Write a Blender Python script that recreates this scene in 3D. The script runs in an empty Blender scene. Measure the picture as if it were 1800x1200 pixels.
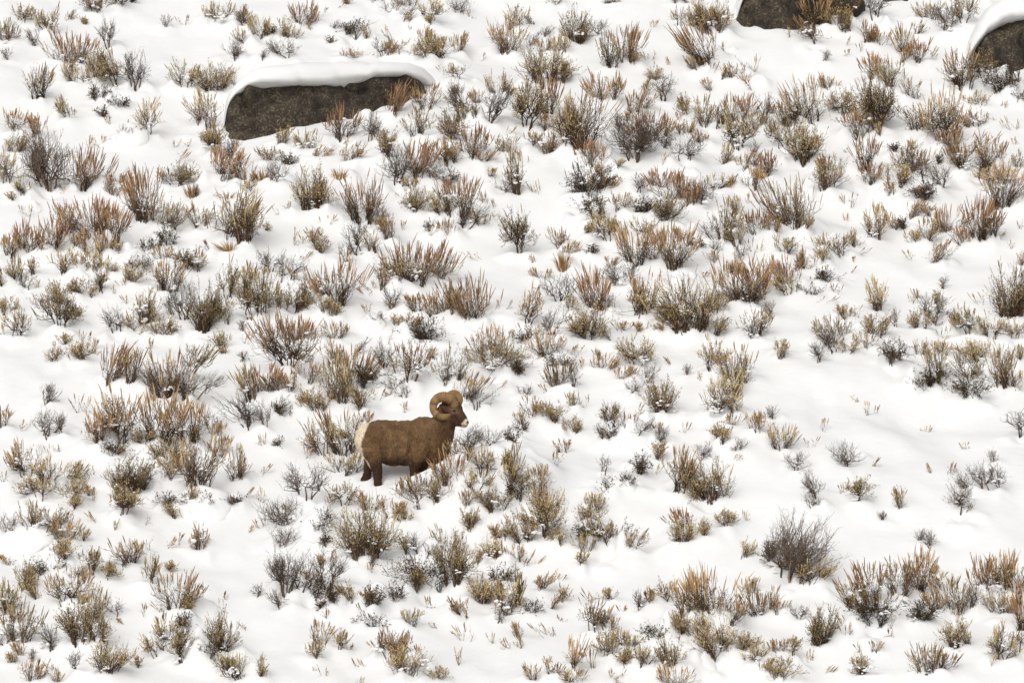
import bpy, bmesh, math, random
import numpy as np
import re

# ------------------------------------------------------------------ camera, light, exposure
scene = bpy.context.scene
COL = scene.collection
R = math.radians
FPX, DIST, SLOPE = 10400.0, 80.0, 0.445          # focal length in photo pixels, metres to the hillside, hill gradient

cam_data = bpy.data.cameras.new("camera")
cam_data.lens = FPX / 1800 * 36
cam_data.sensor_width = 36
cam_data.clip_end = 2000
cam = bpy.data.objects.new("camera", cam_data)
cam.location = (0, -DIST, 0)
cam.rotation_euler = (R(90), 0, 0)
COL.objects.link(cam)
scene.camera = cam

SUN_EL, SUN_AZ = 42, 200                          # degrees; azimuth clockwise from +Y
world = bpy.data.worlds.new("World")
scene.world = world
world.use_nodes = True
wn = world.node_tree.nodes
sky = wn.new("ShaderNodeTexSky")
sky.sky_type = 'NISHITA'
sky.sun_disc = False
sky.sun_elevation = R(SUN_EL)
sky.sun_rotation = R(SUN_AZ)
sky.dust_density = 4
hsv = wn.new("ShaderNodeHueSaturation")           # cloud cover greys the sky
hsv.inputs['Saturation'].default_value = 0.06
bg = wn["Background"]
bg.inputs[1].default_value = 0.15
world.node_tree.links.new(sky.outputs[0], hsv.inputs['Color'])
world.node_tree.links.new(hsv.outputs[0], bg.inputs[0])

sun_data = bpy.data.lights.new("sun", 'SUN')
sun_data.energy = 0.75
sun_data.angle = R(55)
sun_data.color = (1, 0.965, 0.92)
sun = bpy.data.objects.new("sun", sun_data)
sun.rotation_euler = (R(90 - SUN_EL), 0, R(180 - SUN_AZ))
COL.objects.link(sun)

scene.view_settings.view_transform = 'Standard'
scene.view_settings.look = 'None'
scene.view_settings.exposure = -0.22
scene.view_settings.gamma = 1
scene.cycles.max_bounces = 5
scene.cycles.diffuse_bounces = 3

# ------------------------------------------------------------------ materials
def lin(r, g, b):
    f = lambda c: c / 12.92 if c <= 0.04045 else ((c + 0.055) / 1.055) ** 2.4
    return (f(r / 255), f(g / 255), f(b / 255), 1)

def base_mat(name, rough=0.8, spec=0.2):
    m = bpy.data.materials.new(name)
    m.use_nodes = True
    p = m.node_tree.nodes["Principled BSDF"]
    p.inputs['Roughness'].default_value = rough
    p.inputs['Specular IOR Level'].default_value = spec
    return m, m.node_tree.nodes, m.node_tree.links, p

def island_mat(name, stops, rough=0.85, vary=0.35):
    """plant matter: each leaf or stalk picks its own tone, each shrub its own cast"""
    m, n, l, p = base_mat(name, rough, 0.1)
    g = n.new("ShaderNodeNewGeometry")
    oi = n.new("ShaderNodeObjectInfo")
    cr = n.new("ShaderNodeValToRGB")
    while len(cr.color_ramp.elements) < len(stops):
        cr.color_ramp.elements.new(0.5)
    for e, (pos, c) in zip(cr.color_ramp.elements, stops):
        e.position, e.color = pos, c
    l.new(g.outputs['Random Per Island'], cr.inputs[0])
    mr = n.new("ShaderNodeMapRange")
    mr.inputs[3].default_value, mr.inputs[4].default_value = 1 - vary, 1 + vary
    l.new(oi.outputs['Random'], mr.inputs[0])
    h = n.new("ShaderNodeHueSaturation")
    l.new(cr.outputs[0], h.inputs['Color'])
    l.new(mr.outputs[0], h.inputs['Value'])
    l.new(h.outputs[0], p.inputs['Base Color'])
    return m

M_BRANCH = island_mat("dark_sage_bark", [(0, lin(48, 38, 31)), (0.6, lin(98, 79, 62)), (1, lin(150, 127, 102))])
M_TANGLE = island_mat("dead_twig_painted_shade", [(0, lin(34, 27, 24)), (0.6, lin(66, 54, 44)), (1, lin(108, 92, 74))])  # low tangles: shade of the hollows painted into darker twig tones
M_GREYTWIG = island_mat("weathered_grey_twig", [(0, lin(62, 51, 45)), (0.6, lin(110, 94, 82)), (1, lin(146, 130, 114))])
M_OLIVE = island_mat("olive_sage_leaf", [(0, lin(90, 74, 46)), (0.4, lin(182, 159, 110)), (0.8, lin(208, 185, 136)), (1, lin(228, 208, 166))])
M_TANLEAF = island_mat("tan_sage_leaf", [(0, lin(96, 74, 50)), (0.5, lin(182, 150, 106)), (1, lin(214, 186, 142))])
M_DARKLEAF = island_mat("dry_dark_leaf", [(0, lin(46, 37, 28)), (0.6, lin(88, 73, 52)), (1, lin(142, 120, 84))])  # tangle leaves darkened likewise, hollow shade put into their colour
M_RUST = island_mat("rust_seed_stalk", [(0, lin(106, 72, 50)), (0.5, lin(178, 138, 102)), (1, lin(212, 180, 142))], vary=0.2)
M_TAN = island_mat("tan_seed_stalk", [(0, lin(124, 95, 66)), (0.5, lin(196, 160, 114)), (1, lin(224, 196, 152))], vary=0.2)
M_GOLD = island_mat("golden_grass_blade", [(0, lin(134, 92, 42)), (0.5, lin(178, 132, 66)), (1, lin(206, 170, 104))], vary=0.15)

def snow_mat():
    m, n, l, p = base_mat("fresh_snow", 0.75, 0.15)
    tc = n.new("ShaderNodeTexCoord")
    nz = n.new("ShaderNodeTexNoise"); nz.inputs['Scale'].default_value = 9; nz.inputs['Detail'].default_value = 6
    l.new(tc.outputs['Object'], nz.inputs['Vector'])
    cr = n.new("ShaderNodeValToRGB")
    cr.color_ramp.elements[0].color = (0.868, 0.862, 0.852, 1)
    cr.color_ramp.elements[1].color = (0.915, 0.908, 0.896, 1)
    l.new(nz.outputs[0], cr.inputs[0])
    l.new(cr.outputs[0], p.inputs['Base Color'])
    b = n.new("ShaderNodeBump"); b.inputs['Strength'].default_value = 0.28; b.inputs['Distance'].default_value = 0.03
    l.new(nz.outputs[0], b.inputs['Height']); l.new(b.outputs[0], p.inputs['Normal'])
    return m
M_SNOW = snow_mat()

def rock_mat():
    m, n, l, p = base_mat("lichened_dark_rock", 0.9, 0.2)
    tc = n.new("ShaderNodeTexCoord")
    big = n.new("ShaderNodeTexNoise"); big.inputs['Scale'].default_value = 3.5; big.inputs['Detail'].default_value = 10; big.inputs['Roughness'].default_value = 0.85
    fine = n.new("ShaderNodeTexNoise"); fine.inputs['Scale'].default_value = 30; fine.inputs['Detail'].default_value = 6; fine.inputs['Roughness'].default_value = 0.75
    for t in (big, fine): l.new(tc.outputs['Object'], t.inputs['Vector'])
    c1 = n.new("ShaderNodeValToRGB")
    c1.color_ramp.elements[0].position, c1.color_ramp.elements[0].color = 0.36, lin(42, 37, 36)
    c1.color_ramp.elements[1].position, c1.color_ramp.elements[1].color = 0.72, lin(100, 90, 80)
    l.new(big.outputs[0], c1.inputs[0])
    c2 = n.new("ShaderNodeValToRGB")
    c2.color_ramp.elements[0].position, c2.color_ramp.elements[0].color = 0.5, (0, 0, 0, 1)
    c2.color_ramp.elements[1].position, c2.color_ramp.elements[1].color = 0.66, (1, 1, 1, 1)
    l.new(fine.outputs[0], c2.inputs[0])
    pm = n.new("ShaderNodeTexNoise"); pm.inputs['Scale'].default_value = 3.4; pm.inputs['Detail'].default_value = 4
    l.new(tc.outputs['Object'], pm.inputs['Vector'])
    pr = n.new("ShaderNodeMapRange"); pr.inputs[1].default_value, pr.inputs[2].default_value = 0.32, 0.6
    l.new(pm.outputs[0], pr.inputs[0])
    mu = n.new("ShaderNodeMath"); mu.operation = 'MULTIPLY'
    l.new(c2.outputs[0], mu.inputs[0]); l.new(pr.outputs[0], mu.inputs[1])
    mx = n.new("ShaderNodeMixRGB"); mx.inputs[2].default_value = lin(158, 146, 112)
    l.new(mu.outputs[0], mx.inputs[0]); l.new(c1.outputs[0], mx.inputs[1])
    l.new(mx.outputs[0], p.inputs['Base Color'])
    b = n.new("ShaderNodeBump"); b.inputs['Strength'].default_value = 0.8; b.inputs['Distance'].default_value = 0.05
    l.new(fine.outputs[0], b.inputs['Height']); l.new(b.outputs[0], p.inputs['Normal'])
    return m
M_ROCK = rock_mat()

# ------------------------------------------------------------------ mesh helpers
def link_mesh(name, V, F, mat, parent=None, smooth=False, loc=None):
    """one mesh object from a vertex array and one face array (or a list of (faces, material index))"""
    me = bpy.data.meshes.new(name)
    groups = F if isinstance(F, list) else [(F, 0)]
    groups = [(np.asarray(f, dtype=np.int32), k) for f, k in groups if len(f)]
    me.vertices.add(len(V))
    me.vertices.foreach_set("co", np.asarray(V, dtype=np.float32).ravel())
    nl = sum(f.size for f, k in groups); nf = sum(len(f) for f, k in groups)
    me.loops.add(nl); me.polygons.add(nf)
    me.loops.foreach_set("vertex_index", np.concatenate([f.ravel() for f, k in groups]))
    tot = np.concatenate([np.full(len(f), f.shape[1], np.int32) for f, k in groups])
    me.polygons.foreach_set("loop_start", np.concatenate([[0], np.cumsum(tot)[:-1]]).astype(np.int32))
    me.polygons.foreach_set("loop_total", tot)
    me.polygons.foreach_set("material_index", np.concatenate([np.full(len(f), k, np.int32) for f, k in groups]))
    if smooth: me.polygons.foreach_set("use_smooth", np.ones(nf, bool))
    me.update(calc_edges=True)
    for m in (mat if isinstance(mat, list) else [mat]): me.materials.append(m)
    o = bpy.data.objects.new(name, me)
    COL.objects.link(o)
    if parent: o.parent = parent
    if loc is not None: o.location = loc
    return o

def tag(o, label=None, cat=None, group=None, kind=None):
    for k, v in (("label", label), ("category", cat), ("group", group), ("kind", kind)):
        if v: o[k] = v
    return o

def empty(name, loc):
    o = bpy.data.objects.new(name, None)
    o.empty_display_size = 0.1
    o.location = loc
    COL.objects.link(o)
    return o

def unit(v):
    return v / np.maximum(np.linalg.norm(v, axis=-1, keepdims=True), 1e-9)

def tubes(P, Rd, sides=3):
    n, k, _ = P.shape
    T = np.empty_like(P)
    T[:, 1:-1] = P[:, 2:] - P[:, :-2]; T[:, 0] = P[:, 1] - P[:, 0]; T[:, -1] = P[:, -1] - P[:, -2]
    T = unit(T)
    ref = np.broadcast_to(np.array([0.31, 0.93, 0.17]), T.shape)
    A = unit(np.cross(T, ref)); B = np.cross(T, A)
    ang = np.arange(sides) * 2 * math.pi / sides
    ring = A[:, :, None, :] * np.cos(ang)[:, None] + B[:, :, None, :] * np.sin(ang)[:, None]
    V = P[:, :, None, :] + ring * Rd[:, :, None, None]
    i = np.arange(n)[:, None, None] * k * sides + np.arange(k - 1)[None, :, None] * sides
    a = i + np.arange(sides)[None, None, :]
    b = i + ((np.arange(sides) + 1) % sides)[None, None, :]
    F = np.stack([a, b, b + sides, a + sides], -1).reshape(-1, 4)
    return V.reshape(-1, 3), F

def leaves(P, D, L, W, rng):
    n = len(P)
    S = unit(np.cross(D, rng.normal(size=(n, 3))))
    N = np.cross(D, S)
    mid = P + D * (L * 0.55)[:, None] + N * (L * 0.1)[:, None]
    V = np.stack([P, mid + S * (W / 2)[:, None], P + D * L[:, None], mid - S * (W / 2)[:, None]], 1)
    return V.reshape(-1, 3), np.arange(n * 4).reshape(n, 4)

def stack(parts):
    vs, fs, off = [], [], 0
    for V, F in parts:
        if len(V) == 0: continue
        vs.append(V); fs.append(F + off); off += len(V)
    if not vs: return np.zeros((0, 3)), np.zeros((0, 4), int)
    return np.concatenate(vs), np.concatenate(fs)

_bm = bmesh.new(); bmesh.ops.create_icosphere(_bm, subdivisions=3, radius=1)
ICO_V = np.array([v.co[:] for v in _bm.verts]); ICO_F = np.array([[v.index for v in f.verts] for f in _bm.faces]); _bm.free()
_bm = bmesh.new(); bmesh.ops.create_icosphere(_bm, subdivisions=2, radius=1)
ICO2_V = np.array([v.co[:] for v in _bm.verts]); ICO2_F = np.array([[v.index for v in f.verts] for f in _bm.faces]); _bm.free()

def lump(rx, ry, rz, rng, fine=False):
    V, F = (ICO_V, ICO_F) if fine else (ICO2_V, ICO2_F)
    d = 1 + sum(a * np.sin(V @ rng.normal(size=3) * f + rng.uniform(0, 6.28)) for a, f in ((0.13, 1.6), (0.09, 2.6), (0.05, 4.5)))
    X = V * d[:, None]
    X[:, 2] = np.where(X[:, 2] < 0, X[:, 2] * 0.7, X[:, 2])
    return X * np.array([rx, ry, rz]), F

# ------------------------------------------------------------------ hill surface
def hash2(i, j, s):
    h = (i.astype(np.int64) * 374761393 + j.astype(np.int64) * 668265263 + s * 982451653) & 0x7fffffff
    h = ((h ^ (h >> 13)) * 1274126177) & 0x7fffffff
    return ((h ^ (h >> 16)) & 0xffff) / 32767.5 - 1

def noise(x, y, s):
    i, j = np.floor(x), np.floor(y)
    fx, fy = x - i, y - j
    u, v = fx ** 3 * (fx * (fx * 6 - 15) + 10), fy ** 3 * (fy * (fy * 6 - 15) + 10)
    a, b, c, d = hash2(i, j, s), hash2(i + 1, j, s), hash2(i, j + 1, s), hash2(i + 1, j + 1, s)
    return (a + (b - a) * u) * (1 - v) + (c + (d - c) * u) * v

RAM_Y = -4.0
RAM_X = (715 - 900) / FPX * (RAM_Y + DIST)

def hill(x, y):
    z = np.where(y > -38, SLOPE * y, SLOPE * -38 - 14 * (1 - np.exp((y + 38) * SLOPE / 14)))
    calm = 1 - 0.92 * np.exp(-((x - RAM_X) / 1.2) ** 2 - ((y - RAM_Y) / 0.7) ** 2)
    n = 0.16 * noise(x / 3.1, y / 3.6, 1) + 0.07 * noise(x / 1.25 + 0.2 * y, y / 1.5, 2) + 0.04 * noise(x / 0.6, y / 0.75, 3) + 0.018 * noise(x / 0.27, y / 0.34, 4)
    far = 1.6 * noise(x / 30, y / 30, 5) * np.clip((np.abs(x) - 9) / 20, 0, 1)
    return z + n * calm + far

# shrubs read off the photo: four rows of four tiles, coordinates at four times the photo's scale
# kind: o leafy, m leafy with stalks, r rust stalks, b bare, d low dark tangle, t sparse stalks, g golden grass; then x, foot y, width, height, lean
TILES = {
(0,0): "m 45 300 120 200;m 160 195 150 140;m 335 250 150 190;b 245 330 100 110;b 50 430 60 70;r 480 450 270 245;m 680 105 200 150;d 830 40 150 60;d 905 30 60 60;b 770 345 110 190 -.15;m 265 700 130 300;m 545 605 200 160;m 670 580 110 180;o 835 625 180 260 -.2;b 945 650 150 270;t 325 600 50 110;d 690 750 110 110;d 830 775 110 90;m 480 835 120 150 -.3;d 715 830 55 80;m 1030 970 110 260 .2;b 840 1020 130 90;t 790 890 55 80;r 95 930 180 160;o 95 1070 150 140;r 260 985 120 190;t 310 1095 60 130;t 600 1060 80 110;t 710 1050 80 100;m 1545 155 230 165;b 1165 205 50 70;t 1305 185 70 70;m 1710 330 80 110;b 1720 195 110 100;b 1640 440 130 150 -.4;m 1300 645 160 190 -.2;o 1485 655 270 220;m 1450 935 210 240;o 1515 1070 160 170;t 1215 1045 70 60;t 1310 1050 70 80;b 1635 1165 110 200 .2;t 460 160 40 60;t 1500 175 40 60",
(0,1): "b 345 190 280 380;m 60 105 160 250;m 165 200 110 130;r 590 160 260 310;t 200 330 180 110;r 1030 370 230 420;m 1180 400 220 230 .3;r 820 180 200 190;o 1240 115 200 180;g 1345 200 110 140;r 1580 100 250 240;r 1730 95 130 180;g 1590 200 180 70;r 640 480 280 330;r 800 525 150 250;r 460 470 140 250;r 235 610 160 220;r 150 590 110 230;r 370 570 120 260;r 660 590 180 200;m 640 745 210 220;m 465 725 140 200;r 530 550 80 100;m 740 610 110 80;o 775 745 80 60;m 820 610 90 100;m 120 780 130 200;r 60 620 140 180;m 255 750 80 150;r 20 830 60 200;b 180 860 90 90;t 250 850 80 60;o 430 940 140 150;o 430 1110 230 250;o 560 900 120 120;b 730 890 90 140;t 820 890 60 100;t 885 850 40 80;o 930 800 120 110;d 970 715 130 110;d 1030 570 160 120;d 1190 545 110 130;r 1140 630 80 100;m 1180 860 190 290;d 1300 700 160 150;m 1380 720 100 170;b 1290 1070 150 270;o 1410 1150 210 360;m 1600 920 130 290;o 1580 1085 130 170;r 1750 780 110 140;o 1770 1080 130 320;m 1600 560 200 360;m 1410 420 130 200 -.2;m 1720 520 200 420;g 1620 570 200 100;o 1020 1090 130 270;o 1150 1160 180 160;m 925 1155 90 140;b 820 1190 160 160;t 1000 1165 80 60;b 1210 1030 60 130;o 50 1025 90 130;m 130 1170 140 230;t 30 1165 50 70;t 580 1200 80 60;t 1710 1220 140 100;t 1480 560 120 60 -.5",
(0,2): "m 400 145 120 130;o 590 140 180 130;o 455 30 90 60;r 760 325 140 300;r 900 320 140 290;b 1090 410 160 260 -.2;m 1190 400 260 370;m 1330 330 200 200 .5;b 1350 420 250 110 .6;d 1330 430 140 90;b 305 455 90 170;t 570 520 90 210;r 20 625 80 160;t 120 635 130 140 .3;b 340 730 180 180;b 430 660 110 110 .3;r 690 740 160 280;m 845 750 210 420;d 810 795 180 70;r 1130 750 240 370;r 1310 750 250 330;o 1190 850 230 200;o 1000 760 130 110;b 1480 630 120 100;r 1530 680 90 120;m 1400 1050 290 380;r 1540 830 120 160;m 1660 990 130 310;o 890 1085 230 290;m 1190 990 160 180;d 980 1060 150 200;r 1090 1000 200 80;d 1160 1160 120 80;o 860 1255 180 190;m 180 1005 220 260;m 340 1030 180 200;m 460 970 170 190 .3;o 280 1170 230 150;o 500 1150 150 120;t 555 1030 100 90;t 635 960 80 110;t 20 1000 50 110;d 1390 1180 200 80;m 1330 1140 60 130;d 1650 1170 110 60;t 1720 1090 110 60 .8;b 1740 640 180 250 -.3;m 1780 430 130 270;b 1710 155 40 50;t 640 1130 70 80;o 510 1200 100 110;t 430 790 40 20",
(1,2): "m 230 250 330 400;r 60 400 200 230;r 200 370 180 160;r 350 320 140 170;d 190 540 120 110;b 60 620 120 140;m 570 440 210 400;o 430 500 180 200;r 690 310 240 280;m 530 180 150 190;d 760 330 220 150;b 945 280 160 220;d 980 330 200 90;m 1085 330 190 290 .2;o 750 500 170 170;t 850 430 100 100 .4;t 930 410 60 30 .8;b 1045 440 90 90;t 1065 520 60 80;b 1250 130 60 60;m 1370 290 160 280 .1;o 1660 280 300 170;m 1640 130 230 270;r 1480 420 170 190 .2;b 1540 520 160 100;m 610 810 230 380;m 480 820 170 280 -.2;m 620 950 240 180;r 760 590 90 90;t 55 740 60 110;d 155 745 50 50;b 1480 780 200 180;m 1400 800 120 120;b 1650 750 120 90;b 1790 730 70 90;r 1370 1040 170 260;m 1180 1190 260 230;m 1310 1170 200 180;t 990 1120 150 160;m 1600 990 190 210;m 1550 1150 160 200;m 1780 1060 130 230 .2;b 350 1200 270 210;m 610 1180 150 220;m 790 1210 170 130;t 30 1150 60 150;t 500 1180 60 110;o 1680 1230 220 150;t 30 960 90 130 .3;r 1490 1190 110 110;t 1260 250 90 90 -.5;t 1680 350 70 50 .8",
(1,1): "o 390 290 200 330;o 470 270 140 140;b 160 90 200 110;g 40 75 150 100;t 190 325 120 140 -.3;g 590 70 130 110;m 750 400 250 370;b 850 420 130 130;m 940 500 100 200;b 710 610 110 220;m 820 600 80 190 -.2;b 1000 160 170 280;r 1120 60 250 290;o 1120 295 180 170;r 1420 350 240 270;o 1290 320 150 170;d 1300 90 200 120;b 1470 430 180 200 .3;t 1590 260 100 170;b 1740 170 180 70;t 1670 280 30 90;t 1720 370 90 110;r 1580 410 110 120;t 1650 330 60 40 .6;d 1240 460 90 70;r 1350 480 110 120;t 260 540 60 150;t 330 525 40 60;o 440 585 110 180;t 490 400 90 80;t 490 470 60 50;t 400 480 60 120;b 630 650 70 130;r 1100 790 260 330;r 1300 770 230 270 .4;o 1040 830 260 170;m 890 860 70 200;b 950 980 110 180;r 540 975 270 350;o 470 1030 100 80;o 540 1050 90 90;o 260 1015 230 210;m 40 1050 140 350;b 210 830 150 150;b 110 720 150 150;t 280 650 120 110 .3;t 340 790 110 180 -.4;m 130 1000 120 150;t 770 890 80 50 -.8;r 1540 1040 280 330;r 1370 1030 160 240 -.2;r 1140 1000 140 140;r 1280 1050 180 220;d 1210 1215 260 190;t 1720 990 120 90 .4;b 840 1110 80 60;t 950 1170 40 60;r 1640 50 60 50 .4;r 300 1230 250 200;r 540 1190 150 150;t 820 850 60 100 -.7;t 1560 640 90 50 -.8;t 1020 430 40 80",
(1,0): "r 330 180 190 190;m 210 270 100 170;b 195 415 150 150;m 30 280 160 180;d 90 260 60 60;t 440 115 70 90;t 585 70 20 40;d 870 20 110 50;b 940 110 110 80;m 1030 70 70 80;b 1100 60 60 70;m 1220 170 160 150;o 1235 200 50 50;b 1425 100 120 130;t 1510 145 70 110;d 520 310 60 30;d 690 300 170 110 .4;m 790 300 50 90;t 960 295 90 150;b 890 400 120 110;m 990 405 120 100 .2;m 660 410 130 70 -.5;r 1180 320 110 120;o 1190 440 160 130;m 1330 430 190 190;r 1420 370 80 160;t 1105 230 60 80;m 1760 390 190 250;m 1420 575 150 90;m 1710 665 150 200;t 1580 440 60 50;r 940 850 150 260;m 1180 800 200 170;m 1140 960 180 200;b 1440 860 160 270;b 1650 880 160 240 .2;b 1550 880 80 90;r 1560 740 60 130;o 1490 870 110 80;o 1390 1000 160 210;r 610 1020 190 260;b 790 1000 170 190;m 340 1050 150 180;m 170 1040 110 160;m 100 1140 130 130;d 240 1160 100 90;r 430 1120 130 90 .7;m 660 1140 180 130 .2;o 920 1115 170 160;r 1500 1130 200 230;o 1420 1170 130 110;r 1600 1150 80 100 .6;m 1770 1080 110 140 -.2;r 1310 1190 150 190;b 560 215 60 30 .5;b 40 440 60 40 .5",
(2,0): "m 30 200 80 160;t 105 180 60 130 .2;o 445 315 200 270;b 600 255 100 110;b 310 50 90 50;b 215 270 90 70;d 680 30 120 50;t 965 205 80 100;m 1180 200 70 130;b 1150 40 40 50;b 1225 35 40 40;m 1280 195 120 190;o 1420 310 270 250;m 1480 200 120 180;r 1370 500 220 290 -.4;r 1290 520 130 90 -.5;t 1500 400 70 90;t 1420 540 60 60 .4;r 1560 560 110 120 -.3;g 1640 590 170 60;t 1700 520 50 170;t 1620 540 60 170 -.3;t 1125 470 50 90;o 230 640 240 300;o 350 590 150 140;r 230 370 120 100;m 360 385 90 140;b 125 355 60 100;m 700 500 120 260;r 790 460 160 270;o 850 475 70 70;r 620 720 130 220;r 720 720 90 190;r 860 800 90 190;r 930 780 90 120 .3;r 830 870 70 60;b 1070 720 140 190;o 110 960 200 340;r 260 820 130 280;o 380 1070 180 340;m 490 1060 220 460;m 140 1055 90 110;m 270 1100 170 180;r 240 930 120 120;t 640 935 80 100;b 770 925 110 130;r 960 1000 200 250;r 1050 970 110 150;b 860 1190 310 290;d 1060 1050 130 70;r 570 1180 200 200;b 1210 1170 200 140;t 1060 1180 80 100;t 1130 960 90 80 .5;o 1240 820 100 140 -.3;m 1350 910 150 230;b 1440 920 60 150;r 1220 960 120 100;m 1330 1020 110 120;r 1600 860 190 220;m 1590 1100 200 280;m 1720 960 160 160;b 1780 870 80 220;m 1480 1160 110 200;r 1660 1200 100 140;r 1770 1250 140 200;t 90 1150 110 90 -.3;t 10 1150 40 130",
(3,0): "r 350 190 180 260;r 560 140 160 200 .1;m 330 350 150 190 -.4;t 140 280 90 90;o 470 210 150 140;o 520 180 90 110;b 545 260 80 120;o 590 250 90 70;t 540 330 50 60;b 750 180 160 180;r 780 320 110 160;r 690 320 70 200;t 850 330 80 60;m 1130 150 150 150;b 1260 220 160 200;m 1380 200 150 230;r 960 370 80 260;r 1040 250 90 110 .3;r 1060 460 130 190;r 960 460 50 100;t 1130 440 80 120 .4;b 395 440 60 50;m 280 880 270 330;m 140 910 130 250;r 430 640 80 130;o 530 840 160 200;o 780 950 270 390;m 870 620 180 220;r 740 570 150 190 -.2;m 1010 700 110 170;m 1240 1000 260 390;m 1060 930 180 200 -.2;m 1370 650 230 300;o 1520 640 200 180;d 1640 640 250 150;b 1750 590 100 170;m 1470 750 140 120 .3;d 1770 730 60 80;m 1470 900 190 160;t 1650 780 60 80;t 1730 930 90 150;m 640 1010 260 190;r 590 880 80 100;m 120 1080 200 200;o 260 1190 260 260;m 20 960 60 90;r 1360 1080 250 190 .2;m 1380 1200 230 200;m 1010 1230 200 280;r 690 1230 160 240;r 440 1200 160 140;m 1570 1200 200 220;t 570 1090 60 50;d 910 1090 90 50;d 1190 1170 50 70;m 1760 1190 80 110;t 1750 1040 60 60;d 1480 -5 100 30",
(2,1): "m 30 180 110 330;t 200 190 120 140;d 540 190 260 230;r 620 150 160 110 .4;d 490 320 190 150;d 590 370 100 120;r 760 280 130 130;d 890 310 220 140;b 880 180 110 120;r 1120 230 230 240;b 1300 260 180 190;r 1270 270 110 170;o 1100 380 200 220;r 1040 120 160 140;m 1440 150 200 130 .3;r 1680 140 160 170;m 1580 320 80 170;t 1640 240 70 100;m 1510 500 170 260;o 1590 550 130 170;r 1720 480 210 180 -.2;o 55 610 150 310;r 330 560 120 160 -.2;r 410 590 110 90 .4;d 560 600 60 50;g 360 725 150 150;m 680 540 190 210;o 510 460 80 60;r 870 690 190 310;r 990 640 110 200;r 1150 740 240 350;m 910 480 130 150;d 1300 565 100 60;r 1220 500 100 110;b 1390 500 60 100;b 1430 580 50 60;b 750 810 200 160;b 840 810 60 130;r 200 770 100 70;t 210 950 70 140;b 335 930 170 190;m 110 1090 130 280;d 100 1190 150 130;r 590 980 180 330;m 400 990 80 150;b 640 1000 130 120;o 530 1190 240 270;b 290 1160 150 170;m 850 1050 180 230;m 950 1050 180 280;o 1240 1150 350 400;o 1110 1150 160 180;o 1420 1020 150 150;r 1600 960 280 350;r 1740 880 150 270;d 1690 950 160 110;m 1700 1190 160 240;t 900 1140 100 60;o 1390 1190 200 110;o 1060 1180 100 60;t 1700 590 120 170;t 1330 760 60 40 .6",
(3,1): "m 180 420 290 400;m 260 450 100 120;m 30 450 100 120;o 420 130 210 200;r 700 110 150 170;o 910 130 170 180;m 880 200 70 70;d 1070 220 200 150;b 1090 120 120 140;b 1230 130 120 180;b 1480 90 180 130;m 1660 270 230 350;o 1640 100 200 130;t 570 290 100 150;t 560 380 40 60;m 770 490 150 260;t 830 340 80 100 -.5;r 1050 330 150 130 .5;d 990 420 120 60;m 900 430 90 90;t 960 500 60 80 -.5;r 1300 420 210 220;r 1160 330 90 80;r 1480 520 150 330;d 1500 525 120 50;r 1590 480 90 210;m 1110 510 120 190;m 1035 520 70 110;r 1350 540 160 140 -.3;m 470 580 260 160;m 600 560 70 130;t 630 600 110 40 .9;t 650 670 100 40 .9;m 120 590 170 130;r 140 800 200 250;r 270 700 100 150;o 380 670 130 90;d 430 790 150 100;d 310 880 170 110;m 150 910 130 150;t 480 890 80 80;m 1190 650 150 150 .4;t 1010 640 60 80 -.4;o 1710 1040 260 430;t 1530 950 110 110 -.4;m 780 1000 130 270;b 1230 840 30 70 .2;t 1020 950 30 100;o 760 1160 170 180;b 890 1110 50 110;m 580 1060 180 120;b 30 1060 80 110;m 470 1240 300 200;b 1150 1080 170 220;d 1200 1100 140 80;o 1080 1130 130 120;m 1400 1180 170 200;d 1310 1080 60 60;m 1580 1190 170 200;m 1740 1190 130 150;t 1240 1200 60 110;t 1790 420 50 110;r 1790 690 30 150;t 400 940 70 30 .9;t 1640 500 70 20 .9",
(2,2): "m 250 120 180 250;d 330 190 140 90;t 450 110 100 80 .5;t 120 160 60 40 .6;r 340 320 160 200;b 430 350 70 130;d 20 260 80 130;o 860 180 200 200;r 780 265 120 130;r 650 200 120 140 .2;t 510 220 70 120;t 590 200 40 100;b 1230 250 30 50;t 245 370 20 50;b 90 410 80 70;o 1420 240 150 160;m 1600 290 200 300;m 1430 530 200 300;m 1550 400 180 200;m 1570 520 110 120;o 1050 520 230 240;t 880 300 50 80;b 950 300 90 120;b 840 380 110 60;m 140 550 120 140;t 240 570 60 110;o 330 570 140 150;m 440 470 80 90;o 410 670 130 120;t 540 490 130 110 .2;d 60 630 70 50;d 20 740 90 90;b 710 630 130 150 -.2;r 810 690 130 130;b 890 720 140 90 .3;d 700 700 120 60;b 630 720 70 100 -.3;b 1050 730 100 100 .4;o 1000 850 120 130;d 870 940 150 120;d 640 1060 130 140;d 850 1040 130 60;b 650 930 50 100 -.2;m 1160 1085 180 340;o 1390 1190 270 340;m 1220 980 130 150;b 1330 850 130 90;o 1470 670 110 90;r 1540 600 90 80 .2;m 1470 750 80 90;r 1710 660 130 170;b 1590 800 90 60;t 1000 960 70 80 .4;r 220 980 130 130;o 160 1110 160 160;m 230 1230 190 220;r 20 1000 120 260;d 40 1160 130 130;m 560 1220 150 150;t 1230 1190 110 60;t 1560 860 40 20 .8",
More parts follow.
